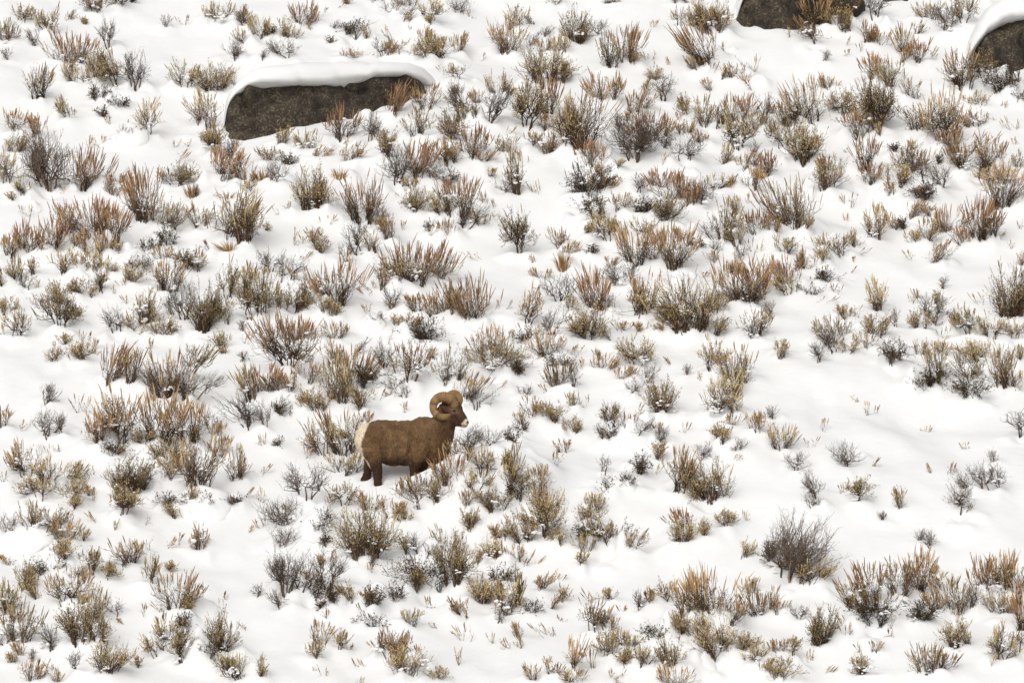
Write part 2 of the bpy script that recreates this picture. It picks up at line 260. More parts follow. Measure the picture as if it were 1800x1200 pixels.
(3,2): "m 80 140 100 150;b 370 160 120 140;b 455 105 120 110;m 560 110 110 90;m 680 60 130 90;d 930 160 180 150;m 1080 110 70 120;m 1240 110 90 110;b 850 210 110 80;o 1460 165 180 170;m 1420 330 170 230;d 1440 390 260 130;d 1080 370 140 130;m 1190 330 130 270;d 1180 340 150 80;b 1250 290 70 60;m 1640 340 170 330;m 1710 350 150 180;m 1770 150 90 120;t 1770 380 70 50;t 720 530 120 110;t 630 440 20 50 -.2;m 85 775 150 230;b 45 560 80 90;t 300 760 60 110;t 370 640 70 90;b 215 930 120 120;b 560 880 210 150;t 720 890 90 60 .6;o 660 1140 150 160;m 930 1190 80 170;b 1530 1060 160 190;b 1620 1060 100 150;b 1400 1060 110 100 -.3;b 1580 860 50 60;t 1250 950 120 140;t 1150 950 40 120 -.2;b 1785 710 170 180;b 1350 1250 200 190;b 350 1130 150 180;t 540 1080 40 60;t 1400 770 40 40;t 1100 645 40 40;b 320 1200 120 60",
(0,3): "b 50 180 130 110;m 220 220 120 230;m 330 200 250 150;r 450 230 180 180 .2;t 560 240 90 150;o 480 340 160 150;d 330 430 190 100;m 615 470 160 190;b 540 480 130 60;o 850 50 180 120;t 800 150 40 130;t 690 100 70 90 -.4;t 1000 100 110 80;o 160 570 130 200;m 235 620 90 160 -.2;m 30 740 190 300;m 130 935 200 300;b 20 960 100 80;m 905 360 190 230;b 850 400 150 70;o 740 490 120 120;m 1055 520 110 210;m 1410 280 130 200;t 1165 270 70 90 .4;t 1255 240 20 100;m 470 730 230 260;m 650 780 190 250;o 570 970 220 270;o 690 960 190 220;o 740 1135 280 220;b 360 990 110 200 -.3;b 520 1125 80 120;o 70 1070 70 70;m 225 1200 120 190;t 400 1130 100 90;m 390 1200 80 90;m 1235 700 260 280;o 1330 685 80 90;d 1290 840 100 110;m 1175 910 140 200;b 1150 980 90 70;o 1290 1080 150 260;o 1560 1000 190 310 .1;d 1440 1070 160 70;m 1690 1180 190 230;o 1570 1150 100 120;t 1020 740 110 80;t 1450 590 100 60;t 1560 630 60 60;t 1720 160 60 50;b 780 1180 120 40;b 800 740 80 80;t 980 1000 90 40 .8;t 870 800 40 30 -.9;t 1740 840 80 40 -.8",
(1,3): "b 220 100 270 200;b 180 260 140 150;d 430 190 200 170;d 495 265 70 100;o 770 345 350 400;r 950 70 150 120;o 1030 110 90 110;b 220 620 200 310;b 160 560 120 200 -.2;b 320 590 200 180 .3;b 500 560 180 270;d 370 670 180 110;d 460 700 60 60;d 550 670 100 120;b 15 610 30 80;b 170 690 120 130 -.4;d 810 650 140 140;d 1000 640 130 120;d 850 810 180 110;t 760 740 60 80 -.4;m 1080 810 110 110;b 1140 300 130 120;b 1190 350 120 80;m 1340 280 170 230;o 1400 560 230 330;d 1250 620 420 200;o 1570 635 220 220;o 1100 560 130 150;o 1640 420 200 150;d 1730 510 140 130;o 1500 160 100 170;r 1650 220 90 120;m 1730 240 100 150;t 980 430 60 130;t 790 440 60 60;t 680 410 100 60;m 1460 760 130 160;m 1770 750 150 250;m 430 1040 120 150;r 430 950 100 210;m 580 980 70 130;t 650 970 50 30;t 500 770 30 90;m 940 1060 190 200 -.1;r 1020 1050 120 210;t 1130 1010 70 100;o 1090 1175 280 150;t 1490 920 120 150 -.3;t 1420 1090 60 190;t 1660 930 50 70;t 740 1120 100 70 -.4;t 480 1170 50 60;t 420 1140 60 60;m 20 1190 60 200;o 1270 1200 110 60;t 1780 970 40 200;t 1280 830 50 20 -.9;t 1310 1150 90 30 -.8",
(2,3): "o 230 240 220 310;o 80 240 160 200;o 320 265 120 110;o 550 90 140 150;m 580 180 90 180;d 660 315 360 130;m 510 290 100 160;m 700 270 130 180;m 850 290 110 150 .2;o 1200 225 180 160;r 1230 150 160 160;o 1375 185 90 100;o 1510 120 130 110;t 1630 60 60 60;m 30 350 90 100;t 110 420 120 160 .6;m 20 680 110 280;m 230 570 130 130 .5;t 380 510 150 40 .9;r 270 690 80 110 .3;d 145 730 80 80;m 560 870 120 230;t 530 680 60 120;m 690 630 100 80;t 590 650 80 170 -.3;b 650 850 110 110 -.3;r 690 840 60 60;b 890 710 100 120;r 975 650 60 120 -.2;m 1100 640 130 170;d 1020 910 150 80;r 1420 780 330 350;m 1220 740 130 230;o 1280 890 270 160;r 1530 820 220 200;r 1720 740 160 260;r 1680 580 100 120;r 1190 880 90 170;o 1140 1080 200 200;o 1420 1090 280 260;o 1620 970 200 110;r 1150 1230 230 210;o 660 1030 110 170;m 760 960 100 130;m 840 980 110 120 .3;o 780 1110 110 110;m 900 1110 100 130;b 960 1110 140 50 .5;t 570 1110 60 230;r 420 1120 110 270 -.1;t 30 970 60 110;t 75 970 40 210;t 240 890 150 130 -.7;m 1720 1080 160 150;m 1760 1150 80 90;r 290 1160 90 110;r 150 1200 90 120 -.2;m 400 1210 150 90;t 700 1180 130 60;t 770 720 30 80 -.2",
(3,3): "b 180 490 450 510;o 290 520 200 190;d 30 370 120 150;m 30 700 70 150 .2;r 80 740 90 80 .4;b 220 760 110 80 .3;o 380 940 190 330;r 740 680 180 320;m 640 700 200 230 -.2;m 920 620 190 300;r 1060 560 190 320 .1;d 770 860 260 130;d 1060 770 220 160;m 770 760 260 160;t 560 900 70 130 .3;b 1140 270 80 110;b 1040 220 90 80;r 1530 560 180 290;r 1660 560 140 290;o 1640 720 180 170;m 1740 600 140 230;b 1450 690 110 160 .2;r 1200 730 110 210 -.1;m 1330 740 150 300;o 1320 970 120 240;r 1790 850 120 400;m 1650 1050 190 290;b 1780 990 100 110;r 1110 1165 130 250;r 1210 1150 170 170 .2;o 690 1160 160 150;r 745 1010 40 90;t 640 1010 20 100;o 130 1190 230 160;r 90 1010 120 90;t 270 1060 90 90;t 410 1170 100 60 .8;t 1550 1100 80 70;b 820 70 50 40;t 500 790 130 80 -.7;t 1210 490 50 50 .6;t 1400 20 70 40 .6",
}
# rounded snow pillows resting over the low shrubs: x, foot y, width, height in the same tile coordinates
PILLOWS = {
(0,0): "920 950 200 140;780 760 110 110", (0,1): "930 700 210 140;1130 500 150 120;1480 480 90 150;90 310 130 70;520 190 70 80;1290 640 110 80",
(0,2): "1090 1090 220 80;1060 1190 160 110;1490 1165 300 110;500 1100 100 90;290 1090 120 70;1100 880 160 50;430 1070 110 80", (1,2): "310 490 150 110;1640 190 120 70;650 450 110 90;110 530 90 70;1400 270 80 40",
(1,1): "1030 1180 170 170;840 1120 150 110;1290 400 150 70;1180 770 110 50;480 1020 80 50", (1,0): "1560 850 100 100;760 790 140 90;940 930 160 80;150 900 44 30",
(2,0): "790 520 130 80;1750 1000 130 70;1440 160 100 40;60 600 140 90", (3,0): "1470 510 110 60;1660 530 150 120;1730 680 170 80;590 660 90 60;250 780 100 60;500 740 60 60;1100 870 90 60;1370 130 70 60",
(2,1): "600 190 160 60;830 230 230 150;570 330 130 120;1250 460 150 90;1690 890 110 80;930 680 60 60;990 950 90 40;1130 980 80 40;530 80 60 130", (3,1): "400 730 130 70;470 830 80 40;270 330 70 50;190 500 130 60;180 860 70 60;1670 810 60 40",
(2,2): "850 760 230 120;790 1020 180 70;1240 1080 130 100;850 900 90 60;850 350 90 40;1060 440 60 50;1250 1010 80 50;1510 500 90 60", (3,2): "1030 290 180 130;1490 260 110 60",
(0,3): "230 310 360 140;1390 740 240 70;1400 1010 170 180;430 410 110 60", (1,3): "430 130 380 150;850 560 160 130;850 670 160 50;1230 480 150 110;1110 1090 200 110;910 1130 110 90;590 600 90 110;800 230 70 60;1200 480 70 50;310 240 90 70",
(2,3): "800 240 120 90;560 210 150 60;340 210 110 70;1080 860 170 180;600 830 100 50;75 200 60 60;1560 860 150 50;1380 1070 100 40", (3,3): "120 1110 130 90;1520 690 110 130;200 520 80 40;80 400 80 120;800 790 80 60;900 620 60 60;1770 930 100 60",
}
def parse():
    S, Pw = [], []
    for (c, r), s in TILES.items():
        for e in s.split(";"):
            q = e.split()
            x, y, w, h = map(float, q[1:5])
            S.append((q[0], c * 450 + x / 4, r * 300 + y / 4, w / 4, h / 4, float(q[5]) if len(q) > 5 else 0.0))
    for (c, r), s in PILLOWS.items():
        for e in s.split(";"):
            x, y, w, h = map(float, e.split())
            Pw.append((c * 450 + x / 4, r * 300 + y / 4, w / 4, h / 4))
    return S, Pw
SHRUBS, PILLOW = parse()
SX = np.array([s[1] for s in SHRUBS]); SY = np.array([s[2] for s in SHRUBS])
SW = np.array([s[3] for s in SHRUBS]); SH = np.array([s[4] for s in SHRUBS])
SK = np.array([s[0] for s in SHRUBS])

def land(px, py, hfun):
    """where a sight line meets the hill"""
    px, py = np.atleast_1d(px).astype(float), np.atleast_1d(py).astype(float)
    a, c = (px - 900) / FPX, -(py - 600) / FPX
    D = np.linspace(66, 104, 1200)
    g = c[:, None] * D - hfun(a[:, None] * D, np.broadcast_to(D - DIST, (len(a), len(D))))
    k = np.argmax(g < 0, axis=1); k = np.maximum(k, 1)
    i = np.arange(len(a)); g0, g1 = g[i, k - 1], g[i, k]
    d = D[k - 1] + (D[k] - D[k - 1]) * np.clip(g0 / (g0 - g1 + 1e-12), 0, 1)
    return np.stack([a * d, d - DIST, c * d], 1)

P0 = land(SX, SY, hill)
SC = FPX / (P0[:, 1] + DIST)                       # pixels per metre at each shrub
WM, HM = SW / SC, SH / SC

STEP = 0.03
GX, GY = np.arange(-8.7, 8.7001, STEP), np.arange(-11.5, 15.0001, STEP)
HG = hill(GX[:, None], GY[None, :])
rngm = np.random.default_rng(5)
def bump(cx, cy, sx, sy, amp):
    i0, i1 = np.searchsorted(GX, [cx - 3 * sx, cx + 3 * sx]); j0, j1 = np.searchsorted(GY, [cy - 3 * sy, cy + 3 * sy])
    if i1 <= i0 or j1 <= j0: return
    X, Y = GX[i0:i1, None] - cx, GY[None, j0:j1] - cy
    HG[i0:i1, j0:j1] += amp * np.exp(-(X / sx) ** 2 - (Y / sy) ** 2)
for k in range(len(P0)):
    x, y, w = P0[k, 0], P0[k, 1], WM[k]
    near_ram = abs(x - RAM_X) < 1.1 and abs(y - RAM_Y) < 0.9
    if SK[k] == 't' or near_ram: continue
    big = min(1.0, w / 0.5)
    bump(x + rngm.normal(0, 0.2) * w, y + 0.22 * w + 0.06, 0.40 * w + 0.08, 0.36 * w + 0.10, rngm.uniform(0.05, 0.13) * big)
    for _ in range(5):                              # snow heaped against and over the low branches
        an = rngm.uniform(0, 6.28); q = rngm.uniform(0.35, 0.75) * w + 0.04
        bump(x + math.cos(an) * q, y + math.sin(an) * q, rngm.uniform(0.06, 0.15), rngm.uniform(0.06, 0.15), rngm.uniform(0.02, 0.10) * big)
    if SK[k] in 'omrd' and rngm.random() < 0.7:
        bump(x + rngm.normal(0, 0.15) * w, y - 0.12 * w - 0.05, 0.26 * w + 0.06, 0.10 + 0.05 * w, rngm.uniform(0.05, 0.12) * big)
    dig = 0.18 if SK[k] == 'd' else 0.10
    bump(x, y + 0.03, 0.20 * w + 0.03, 0.13 * w + 0.03, -dig * big)
# the shaded dip with its ledge at the right, and the broad drift below it
for qx, qy, sx_, sy_, am in ((1500, 372, 0.75, 0.35, -0.20), (1480, 318, 0.8, 0.28, 0.10), (1610, 345, 0.35, 0.3, 0.12), (1450, 668, 1.0, 0.75, 0.17), (1640, 745, 0.9, 0.5, -0.10), (1300, 790, 0.8, 0.6, 0.08), (1560, 850, 0.9, 0.6, 0.07)):
    q_ = land(qx, qy, hill)[0]
    bump(q_[0], q_[1], sx_, sy_, am)
# snow bank that hides the ram's front hooves
bx = GX[:, None] / 75.5 * FPX + 900
amp = np.interp(bx, [655, 690, 740, 780, 820, 870, 930, 1000, 1060], [0, 0.12, 0.27, 0.41, 0.53, 0.55, 0.38, 0.14, 0])
dy = GY[None, :] - (RAM_Y - 0.42)
back = np.interp(bx, [780, 900], [0.22, 0.8])
HG += amp * np.exp(-(dy / np.where(dy < 0, 0.55, back)) ** 2)

for zx_, dy_ in ((392, -0.105), (240, 0.05), (764, -0.105), (845, 0.12)):
    hx = (600 + zx_ / 6 - 900) / FPX * (RAM_Y + DIST)
    bump(hx, RAM_Y + dy_, 0.13, 0.11, 0.035); bump(hx, RAM_Y + dy_, 0.075, 0.065, -0.075)
PIL_AT = []
for px, py, w, h in PILLOW:
    near = np.argmin((SX - px) ** 2 + (SY - py) ** 2 + np.where(SK == 't', 1e6, 0))
    b = land(px, py, hill)[0]
    y = P0[near, 1] + 0.02 if abs(P0[near, 1] - b[1]) < 0.7 and math.hypot(SX[near] - px, SY[near] - py) < 60 else b[1]
    d = y + DIST; x = (px - 900) / FPX * d; rx = w / FPX * d / 2; hz = h / FPX * d
    PIL_AT.append((x, y, rx, hz))
    bump(x, y + 0.2 * rx, rx * 1.2, rx * 1.0 + 0.05, hz * 0.4)

def ground(x, y):
    fx, fy = np.clip((x - GX[0]) / STEP, 0, len(GX) - 1.001), np.clip((y - GY[0]) / STEP, 0, len(GY) - 1.001)
    i, j = fx.astype(int), fy.astype(int); u, v = fx - i, fy - j
    return (HG[i, j] * (1 - u) + HG[i + 1, j] * u) * (1 - v) + (HG[i, j + 1] * (1 - u) + HG[i + 1, j + 1] * u) * v
def gz(x, y): return float(ground(np.array([x]), np.array([y]))[0])

def build_ground():
    g = np.cumsum(0.03 * 1.16 ** np.arange(1, 44))
    xs = np.concatenate([GX[0] - g[::-1], GX, GX[-1] + g]); ys = np.concatenate([GY[0] - g[::-1], GY, GY[-1] + g])
    Z = hill(xs[:, None], ys[None, :])
    n = len(g); Z[n:n + len(GX), n:n + len(GY)] = HG
    X, Y = np.meshgrid(xs, ys, indexing='ij')
    V = np.stack([X, Y, Z], -1).reshape(-1, 3)
    I = np.arange(len(xs) * len(ys)).reshape(len(xs), len(ys))
    F = np.stack([I[:-1, :-1], I[1:, :-1], I[1:, 1:], I[:-1, 1:]], -1).reshape(-1, 4)
    tag(link_mesh("snow_ground", V, F, M_SNOW, smooth=True), "snow covered hillside", None, None, "structure")
build_ground()

# ------------------------------------------------------------------ where a thing stands, in words
LANDMARKS = [("the ram", 715, 770), ("the long boulder", 580, 170), ("the top edge boulder", 1390, 20), ("the right edge boulder", 1770, 75), ("the big bare bush", 1400, 965)]
RAMLEN = 205.0
USED = set()
def where(px, py):
    n, lx, ly = min(LANDMARKS, key=lambda L: math.hypot(px - L[1], py - L[2]) * (0.75 if L[0] == "the ram" else 1))
    for dec in (1, 2):
        dx, dy = round((px - lx) / RAMLEN, dec), round((ly - py) / RAMLEN, dec)
        s = f"{abs(dx):g} ram-lengths {'right' if dx > 0 else 'left'}, {abs(dy):g} {'above' if dy > 0 else 'below'} {n}"
        if s not in USED: break
    USED.add(s)
    return s

# ------------------------------------------------------------------ boulders and their snow
def interp_px(pts, xs):
    p = np.array(pts, float)
    return np.interp(xs, p[:, 0], p[:, 1])

def boulder(name, top, bottom, base_px, depth, seed, label, cap=None, caplabel=None, capback=2.2):
    x0, x1 = top[0][0], top[-1][0]
    sx = np.linspace(x0 + 0.06 * (x1 - x0), x1 - 0.06 * (x1 - x0), 9)
    sx = sx[sx < 1790]
    bl = land(sx, interp_px(bottom, sx), ground)
    slope_y = np.polyfit(sx, bl[:, 1], 1)
    N, K = 120, 56
    u = 0.5 - 0.5 * np.cos(np.linspace(0, math.pi, N))
    px = x0 + (x1 - x0) * u
    y0 = np.polyval(slope_y, px) + depth * 0.82
    d = y0 - depth * 0.8 + DIST
    zt = -(interp_px(top, px) - 600) / FPX * d; zb = -(interp_px(bottom, px) - 600) / FPX * d - 0.45
    ker = np.ones(7) / 7
    zt = np.convolve(np.pad(zt, 3, 'edge'), ker, 'valid')
    X = (px - 900) / FPX * d
    e = np.sqrt(np.clip(1 - (2 * u - 1) ** 2, 0, 1)) ** 0.6
    ph = np.linspace(0, math.pi, K)
    cy, sz = -np.sign(np.cos(ph)) * np.abs(np.cos(ph)) ** 0.45, np.abs(np.sin(ph)) ** 0.5
    V = np.zeros((N, K, 3))
    V[:, :, 0] = X[:, None]
    V[:, :, 1] = y0[:, None] + depth * e[:, None] * cy
    V[:, :, 2] = zb[:, None] + (zt - zb)[:, None] * sz
    s = seed * 7.3
    dn = 0.055 * noise(V[:, :, 0] * 2.1 + s, V[:, :, 2] * 3 + V[:, :, 1], 11) + 0.03 * noise(V[:, :, 0] * 6 + s, V[:, :, 2] * 7 + V[:, :, 1] * 5, 12) + 0.014 * noise(V[:, :, 0] * 15, V[:, :, 2] * 17, 13)
    crk = np.abs(noise(V[:, :, 0] * 1.5 + V[:, :, 2] * 0.8 + s, V[:, :, 2] * 2.2 - V[:, :, 0] * 0.5, 14))
    dn = dn * 1.5 - 0.07 * np.exp(-(crk / 0.07) ** 2) + 0.035 * np.abs(noise(V[:, :, 0] * 4 + s, V[:, :, 2] * 5, 15))
    V[:, :, 1] += dn * np.sign(cy) * 1.3
    V[:, :, 2] += dn * 0.5
    I = np.arange(N * K).reshape(N, K)
    F = np.stack([I[:-1, :-1], I[1:, :-1], I[1:, 1:], I[:-1, 1:]], -1).reshape(-1, 4)
    org = np.array([(X[0] + X[-1]) / 2, y0.mean(), zb.min()])
    o = link_mesh("boulder", V.reshape(-1, 3) - org, F, M_ROCK, smooth=True, loc=org)
    tag(o, label, "boulder", "boulders on the slope")
    if cap is None: return
    # the snow lying on top: a lip over the face, a rounded roll, then back into the hill
    M = 130
    cx0, cx1 = cap[0][0], cap[-1][0]
    uu = 0.5 - 0.5 * np.cos(np.linspace(0, math.pi, M))
    cpx = cx0 + (cx1 - cx0) * uu
    y0 = np.polyval(slope_y, cpx) + depth * 0.82
    d = y0 - depth * 0.8 + DIST
    ct = -(interp_px(cap, cpx) - 600) / FPX * d
    ct = np.convolve(np.pad(ct, 5, 'edge'), np.ones(11) / 11, 'valid')
    rt = -(interp_px(top, cpx) - 600) / FPX * d
    rt = np.convolve(np.pad(rt, 3, 'edge'), ker, 'valid')
    Xc = (cpx - 900) / FPX * d
    ee = np.clip(1 - ((cpx - (x0 + x1) / 2) / ((x1 - x0) / 2)) ** 2, 0, 1) ** 0.3
    ef = np.clip(1 - (2 * uu - 1) ** 2, 0, 1) ** 0.5
    yf = y0 - depth * ee
    th = np.maximum(ct - rt, 0.02) * np.where(uu > 0.86, np.clip((1 - uu) / 0.14, 0.15, 1) ** 0.5, 1)
    rt = rt - 0.5 * (1 - np.clip(ef * np.where(uu > 0.5, 3.0, 4), 0, 1))
    prof = []
    lip = 0.03 * noise(Xc * 2.4, Xc * 0 + 2.5, 21) + 0.018 * noise(Xc * 9, Xc * 0 + 4.5, 23)
    prof.append(np.stack([Xc, yf + 0.30, rt - 0.10], 1))
    prof.append(np.stack([Xc, yf + 0.05 + lip, rt - 0.02 + lip], 1))
    for a in np.linspace(0, 90, 9):
        prof.append(np.stack([Xc, yf - 0.01 + lip + 0.30 * (1 - math.cos(R(a))) * (0.3 + ef), rt + lip + th * 0.9 * (0.04 + 0.96 * math.sin(R(a)))], 1))
    yq = prof[-1][:, 1]
    for t in np.linspace(0.12, 1, 14):
        y = yq + t * capback
        drop = 0.55 * t ** 2.2
        z = rt + lip * (1 - t) + th * 0.9 * (1 - 0.15 * t) + 0.10 * capback * t * ef - drop
        prof.append(np.stack([Xc, y, z], 1))
    Vc = np.stack(prof, 1)
    Vc[:, :, 2] += 0.02 * noise(Vc[:, :, 0] * 1.7, Vc[:, :, 1] * 1.9, 22) * (np.arange(Vc.shape[1]) > 6)
    K2 = Vc.shape[1]
    I = np.arange(M * K2).reshape(M, K2)
    F = np.stack([I[:-1, :-1], I[1:, :-1], I[1:, 1:], I[:-1, 1:]], -1).reshape(-1, 4)
    o2 = link_mesh("snow_drift", Vc.reshape(-1, 3) - org, F, M_SNOW, smooth=True, loc=org)
    tag(o2, caplabel, "snow", "snow lying on boulders")

boulder("boulder", [(393, 212), (397, 188), (408, 166), (440, 149), (500, 141), (560, 140), (600, 143), (622, 138), (650, 130), (700, 127), (735, 133), (758, 144), (770, 156)],
        [(393, 235), (440, 236), (500, 229), (560, 223), (620, 214), (655, 197), (660, 182), (700, 178), (740, 172), (770, 160)], (520, 232), 0.75, 1,
        "long dark lichened boulder with a thick snow roll on top",
        [(386, 200), (392, 178), (402, 154), (420, 138), (452, 116), (490, 106), (540, 103), (600, 107), (650, 104), (700, 104), (740, 112), (765, 128), (782, 152)],
        "thick smooth snow roll lying on the long dark boulder")
boulder("boulder", [(1296, 34), (1302, 10), (1315, -22), (1340, -45), (1400, -60), (1460, -50), (1500, -25), (1524, 2)],
        [(1296, 36), (1320, 48), (1350, 50), (1400, 47), (1440, 45), (1485, 36), (1510, 18), (1524, 4)], (1380, 50), 0.7, 2,
        "brown boulder cut off by the top edge, behind orange stalks",
        [(1290, 20), (1300, -20), (1330, -70), (1400, -90), (1470, -80), (1510, -45), (1530, -5)], "snow on the brown boulder at the top edge")
boulder("boulder", [(1552, 0), (1558, -12), (1575, -18), (1592, -12), (1602, -2)], [(1552, 2), (1560, 6), (1575, 7), (1590, 4), (1602, 0)], (1575, 8), 0.25, 3,
        "small dark rock just showing at the top edge of the photo")
boulder("boulder", [(1702, 112), (1708, 92), (1722, 70), (1738, 52), (1758, 34), (1780, 28), (1810, 25), (1860, 28), (1910, 50), (1930, 80)],
        [(1702, 116), (1730, 121), (1760, 119), (1800, 112), (1930, 112)], (1740, 122), 0.7, 4,
        "dark sloping boulder cut by the right edge of the photo",
        [(1698, 95), (1706, 72), (1718, 46), (1732, 20), (1752, -2), (1780, -15), (1820, -22), (1880, -10), (1935, 40)], "deep snow bank lying on the right edge boulder")

# ------------------------------------------------------------------ shrubs
def shrub_parts(kind, W, H, lean, rng):
    """branches, leaves and seed stalks of one shrub, foot at the origin"""
    A = max(0.06, min(2.2, W * H / 0.30))
    rx, ry = W * 0.56, W * 0.44
    stalkfrac = dict(o=0.08, m=0.24, r=0.36, b=0, d=0.10, t=0.5, g=0)[kind]
    Hc = H * (1 - stalkfrac)
    nt = int((1.6 if kind == 'b' and W > 0.7 else 1) * dict(o=58, m=36, r=36, b=38, d=62, t=6, g=4)[kind] * A ** 0.8) + dict(o=6, m=5, r=5, b=5, d=7, t=2, g=1)[kind]
    npri = max(2, int(2 + 4 * min(A, 1.6) + rng.integers(0, 2)))
    br, lf, st = [], [], []
    lean = lean + rng.normal(0, 0.1)
    def shear(Q):
        Q = Q.copy(); Q[..., 0] += lean * np.maximum(Q[..., 2], 0); return Q
    # twigs fan from a few limbs
    pa = rng.uniform(0, 6.283, npri); pr = np.sqrt(rng.uniform(0.05, 0.8, npri))
    limb = np.stack([np.cos(pa) * pr * rx * 0.66, np.sin(pa) * pr * ry * 0.66, Hc * rng.uniform(0.12, 0.36, npri)], 1)
    foot = np.stack([np.cos(pa) * pr * rx * 0.42, np.sin(pa) * pr * ry * 0.42, np.full(npri, -0.12)], 1)
    stemmed = kind == 'b' or (kind in 'om' and rng.random() < 0.35)
    if stemmed: foot[:, :2] *= 0.3; limb[:, :2] *= 0.8; limb[:, 2] *= 0.75 if W > 0.7 and kind == 'b' else 1.05
    which = rng.integers(0, npri, nt)
    ta = pa[which] + rng.normal(0, 0.75, nt); tr = np.clip(np.sqrt(rng.uniform(0.02, 1, nt)) * 0.85 + 0.2 * pr[which], 0, 1.05)
    zt = Hc * (1 - 0.45 * tr ** 2.2) * rng.uniform(0.55, 1.08, nt)
    if kind == 'b': zt = Hc * (0.55 + 0.47 * np.sqrt(np.clip(1 - tr ** 2, 0, 1)) * rng.uniform(-0.55, 1.0, nt))
    if kind == 'd': zt = Hc * rng.uniform(0.25, 1.0, nt) * (1 - 0.25 * tr ** 2)
    low = rng.random(nt) < (0.3 if kind in 'omr' else 0.15)          # side branches that spread low over the snow
    tr = np.where(low, rng.uniform(0.55, 1.12, nt), tr); zt = np.where(low, Hc * rng.uniform(0.14, 0.5, nt), zt)
    lobes = 1 + 0.18 * np.sin(ta * 2 + rng.uniform(0, 6)) + 0.12 * np.sin(ta * 3 + rng.uniform(0, 6))
    E = np.stack([np.cos(ta) * tr * rx * lobes, np.sin(ta) * tr * ry * lobes, zt], 1)
    B, C = foot[which], limb[which] + rng.normal(0, 0.035, (nt, 3)) * W
    tt = np.linspace(0, 1, 6)[None, :, None]
    if stemmed: B = limb[which]; C = B * 0.55 + E * 0.45 + rng.normal(0, 0.09, (nt, 3)) * W; E[:, 2] = np.maximum(E[:, 2], Hc * 0.16)
    P = B[:, None] * (1 - tt) ** 2 + 2 * C[:, None] * tt * (1 - tt) + E[:, None] * tt ** 2
    gn = dict(b=0.05, d=0.05).get(kind, 0.034) * max(W, 0.25)
    P[:, 1:-1] += rng.normal(0, gn, (nt, 4, 3)) * np.array([1, 1, 0.6])
    thick = np.clip(0.0050 * (0.6 + 0.7 * H), 0.0035, 0.014)
    Rad = thick * rng.uniform(0.55, 1.15, nt)[:, None] * np.linspace(1.25, 0.32, 6)[None, :]
    br.append((P, Rad))
    # limbs themselves, thicker
    if kind in 'ombr':
        lp = np.stack([foot, foot * 0.4 + limb * 0.6 + rng.normal(0, 0.02, foot.shape), limb + rng.normal(0, 0.01, foot.shape)], 1)
        br.append((lp, np.full((npri, 3), thick * (2.2 if kind == 'b' else 1.6 if stemmed else 1.2)) * np.array([1.3, 1.0, 0.7])))
    ns = dict(o=5, m=4, r=3, b=5, d=4, t=2, g=1)[kind]
    par = np.repeat(np.arange(nt), ns); k = len(par)
    t0 = rng.uniform(0.38, 0.97, k); q = t0 * 5; iq = np.minimum(q.astype(int), 4); f = (q - iq)[:, None]
    org = P[par, iq] * (1 - f) + P[par, iq + 1] * f
    pd = unit(P[par, np.minimum(iq + 1, 5)] - P[par, iq])
    out = unit(org * np.array([1, 1, 0.2]) + 1e-4)
    sd = unit(pd * 0.6 + rng.normal(0, 0.5, (k, 3)) + out * 0.25 + np.array([0, 0, 0.35 if kind != 'd' else 0.0]))
    sl = (0.05 + 0.13 * max(W, H) * rng.uniform(0.35, 1.0, k)) * (1.15 if kind == 'b' else 1)
    sp = np.stack([org, org + sd * (sl * 0.5)[:, None] + rng.normal(0, 0.008, (k, 3)), org + (sd + np.array([0, 0, 0.22])) * sl[:, None]], 1)
    br.append((sp, np.full((k, 3), thick * 0.42) * np.array([1.0, 0.75, 0.45])))
    if kind == 'b':                                  # a third order of fine twigs
        k2 = int(k * 1.5); pi = rng.integers(0, k, k2); f = rng.uniform(0.3, 1, k2)[:, None]
        o2 = sp[pi, 0] * (1 - f) + sp[pi, 2] * f
        d2 = unit(unit(sp[pi, 2] - sp[pi, 0]) + rng.normal(0, 0.6, (k2, 3)) + np.array([0, 0, 0.3]))
        l2 = 0.03 + 0.06 * W * rng.uniform(0.3, 1, k2)
        br.append((np.stack([o2, o2 + d2 * (l2 * 0.5)[:, None], o2 + d2 * l2[:, None]], 1), np.full((k2, 3), max(0.0016, thick * 0.26)) * np.array([1, 0.8, 0.5])))
    # leaves along the side twigs, and along the outer half of the main twigs
    nl = dict(o=5, m=4, r=3, b=0, d=5, t=3, g=0)[kind]
    if nl:
        pi = np.repeat(np.arange(k), nl); f = rng.uniform(0.15, 1.05, len(pi))[:, None]
        lo = sp[pi, 0] * (1 - f) + sp[pi, 2] * f
        d0 = unit(sp[pi, 2] - sp[pi, 0])
        leafy = (rng.random(nt) < dict(o=0.85, m=0.66, r=0.62).get(kind, 0.8))[par[pi]]
        lo, d0 = lo[leafy], d0[leafy]
        if kind == 'r': keep = lo[:, 2] > Hc * 0.12; lo, d0 = lo[keep], d0[keep]
        if kind in 'om':
            keep = lo[:, 2] > Hc * rng.uniform(0.0, 0.35, len(lo)); lo, d0 = lo[keep], d0[keep]
        m = len(lo)
        ld = unit(d0 + rng.normal(0, 0.55, (m, 3)) + np.array([0, 0, 0.45 if kind != 'd' else -0.05]))
        lf.append(leaves(shear(lo + rng.normal(0, 0.006, (m, 3))), ld, rng.uniform(0.018, 0.042, m), rng.uniform(0.007, 0.013, m), rng))
    # upright seed stalks above the crown
    nst = int(dict(o=8, m=42, r=72, b=0, d=5, t=7, g=0)[kind] * A ** 0.65 * (1 if kind != 't' else 1.6)) + dict(o=0, m=2, r=4, b=0, d=0, t=2, g=0)[kind]
    if nst:
        pi = rng.integers(0, nt, nst)
        clump = rng.random(npri) < 0.7
        ok = clump[which[pi]] | (rng.random(nst) < 0.35); pi = pi[ok]; nst = len(pi)
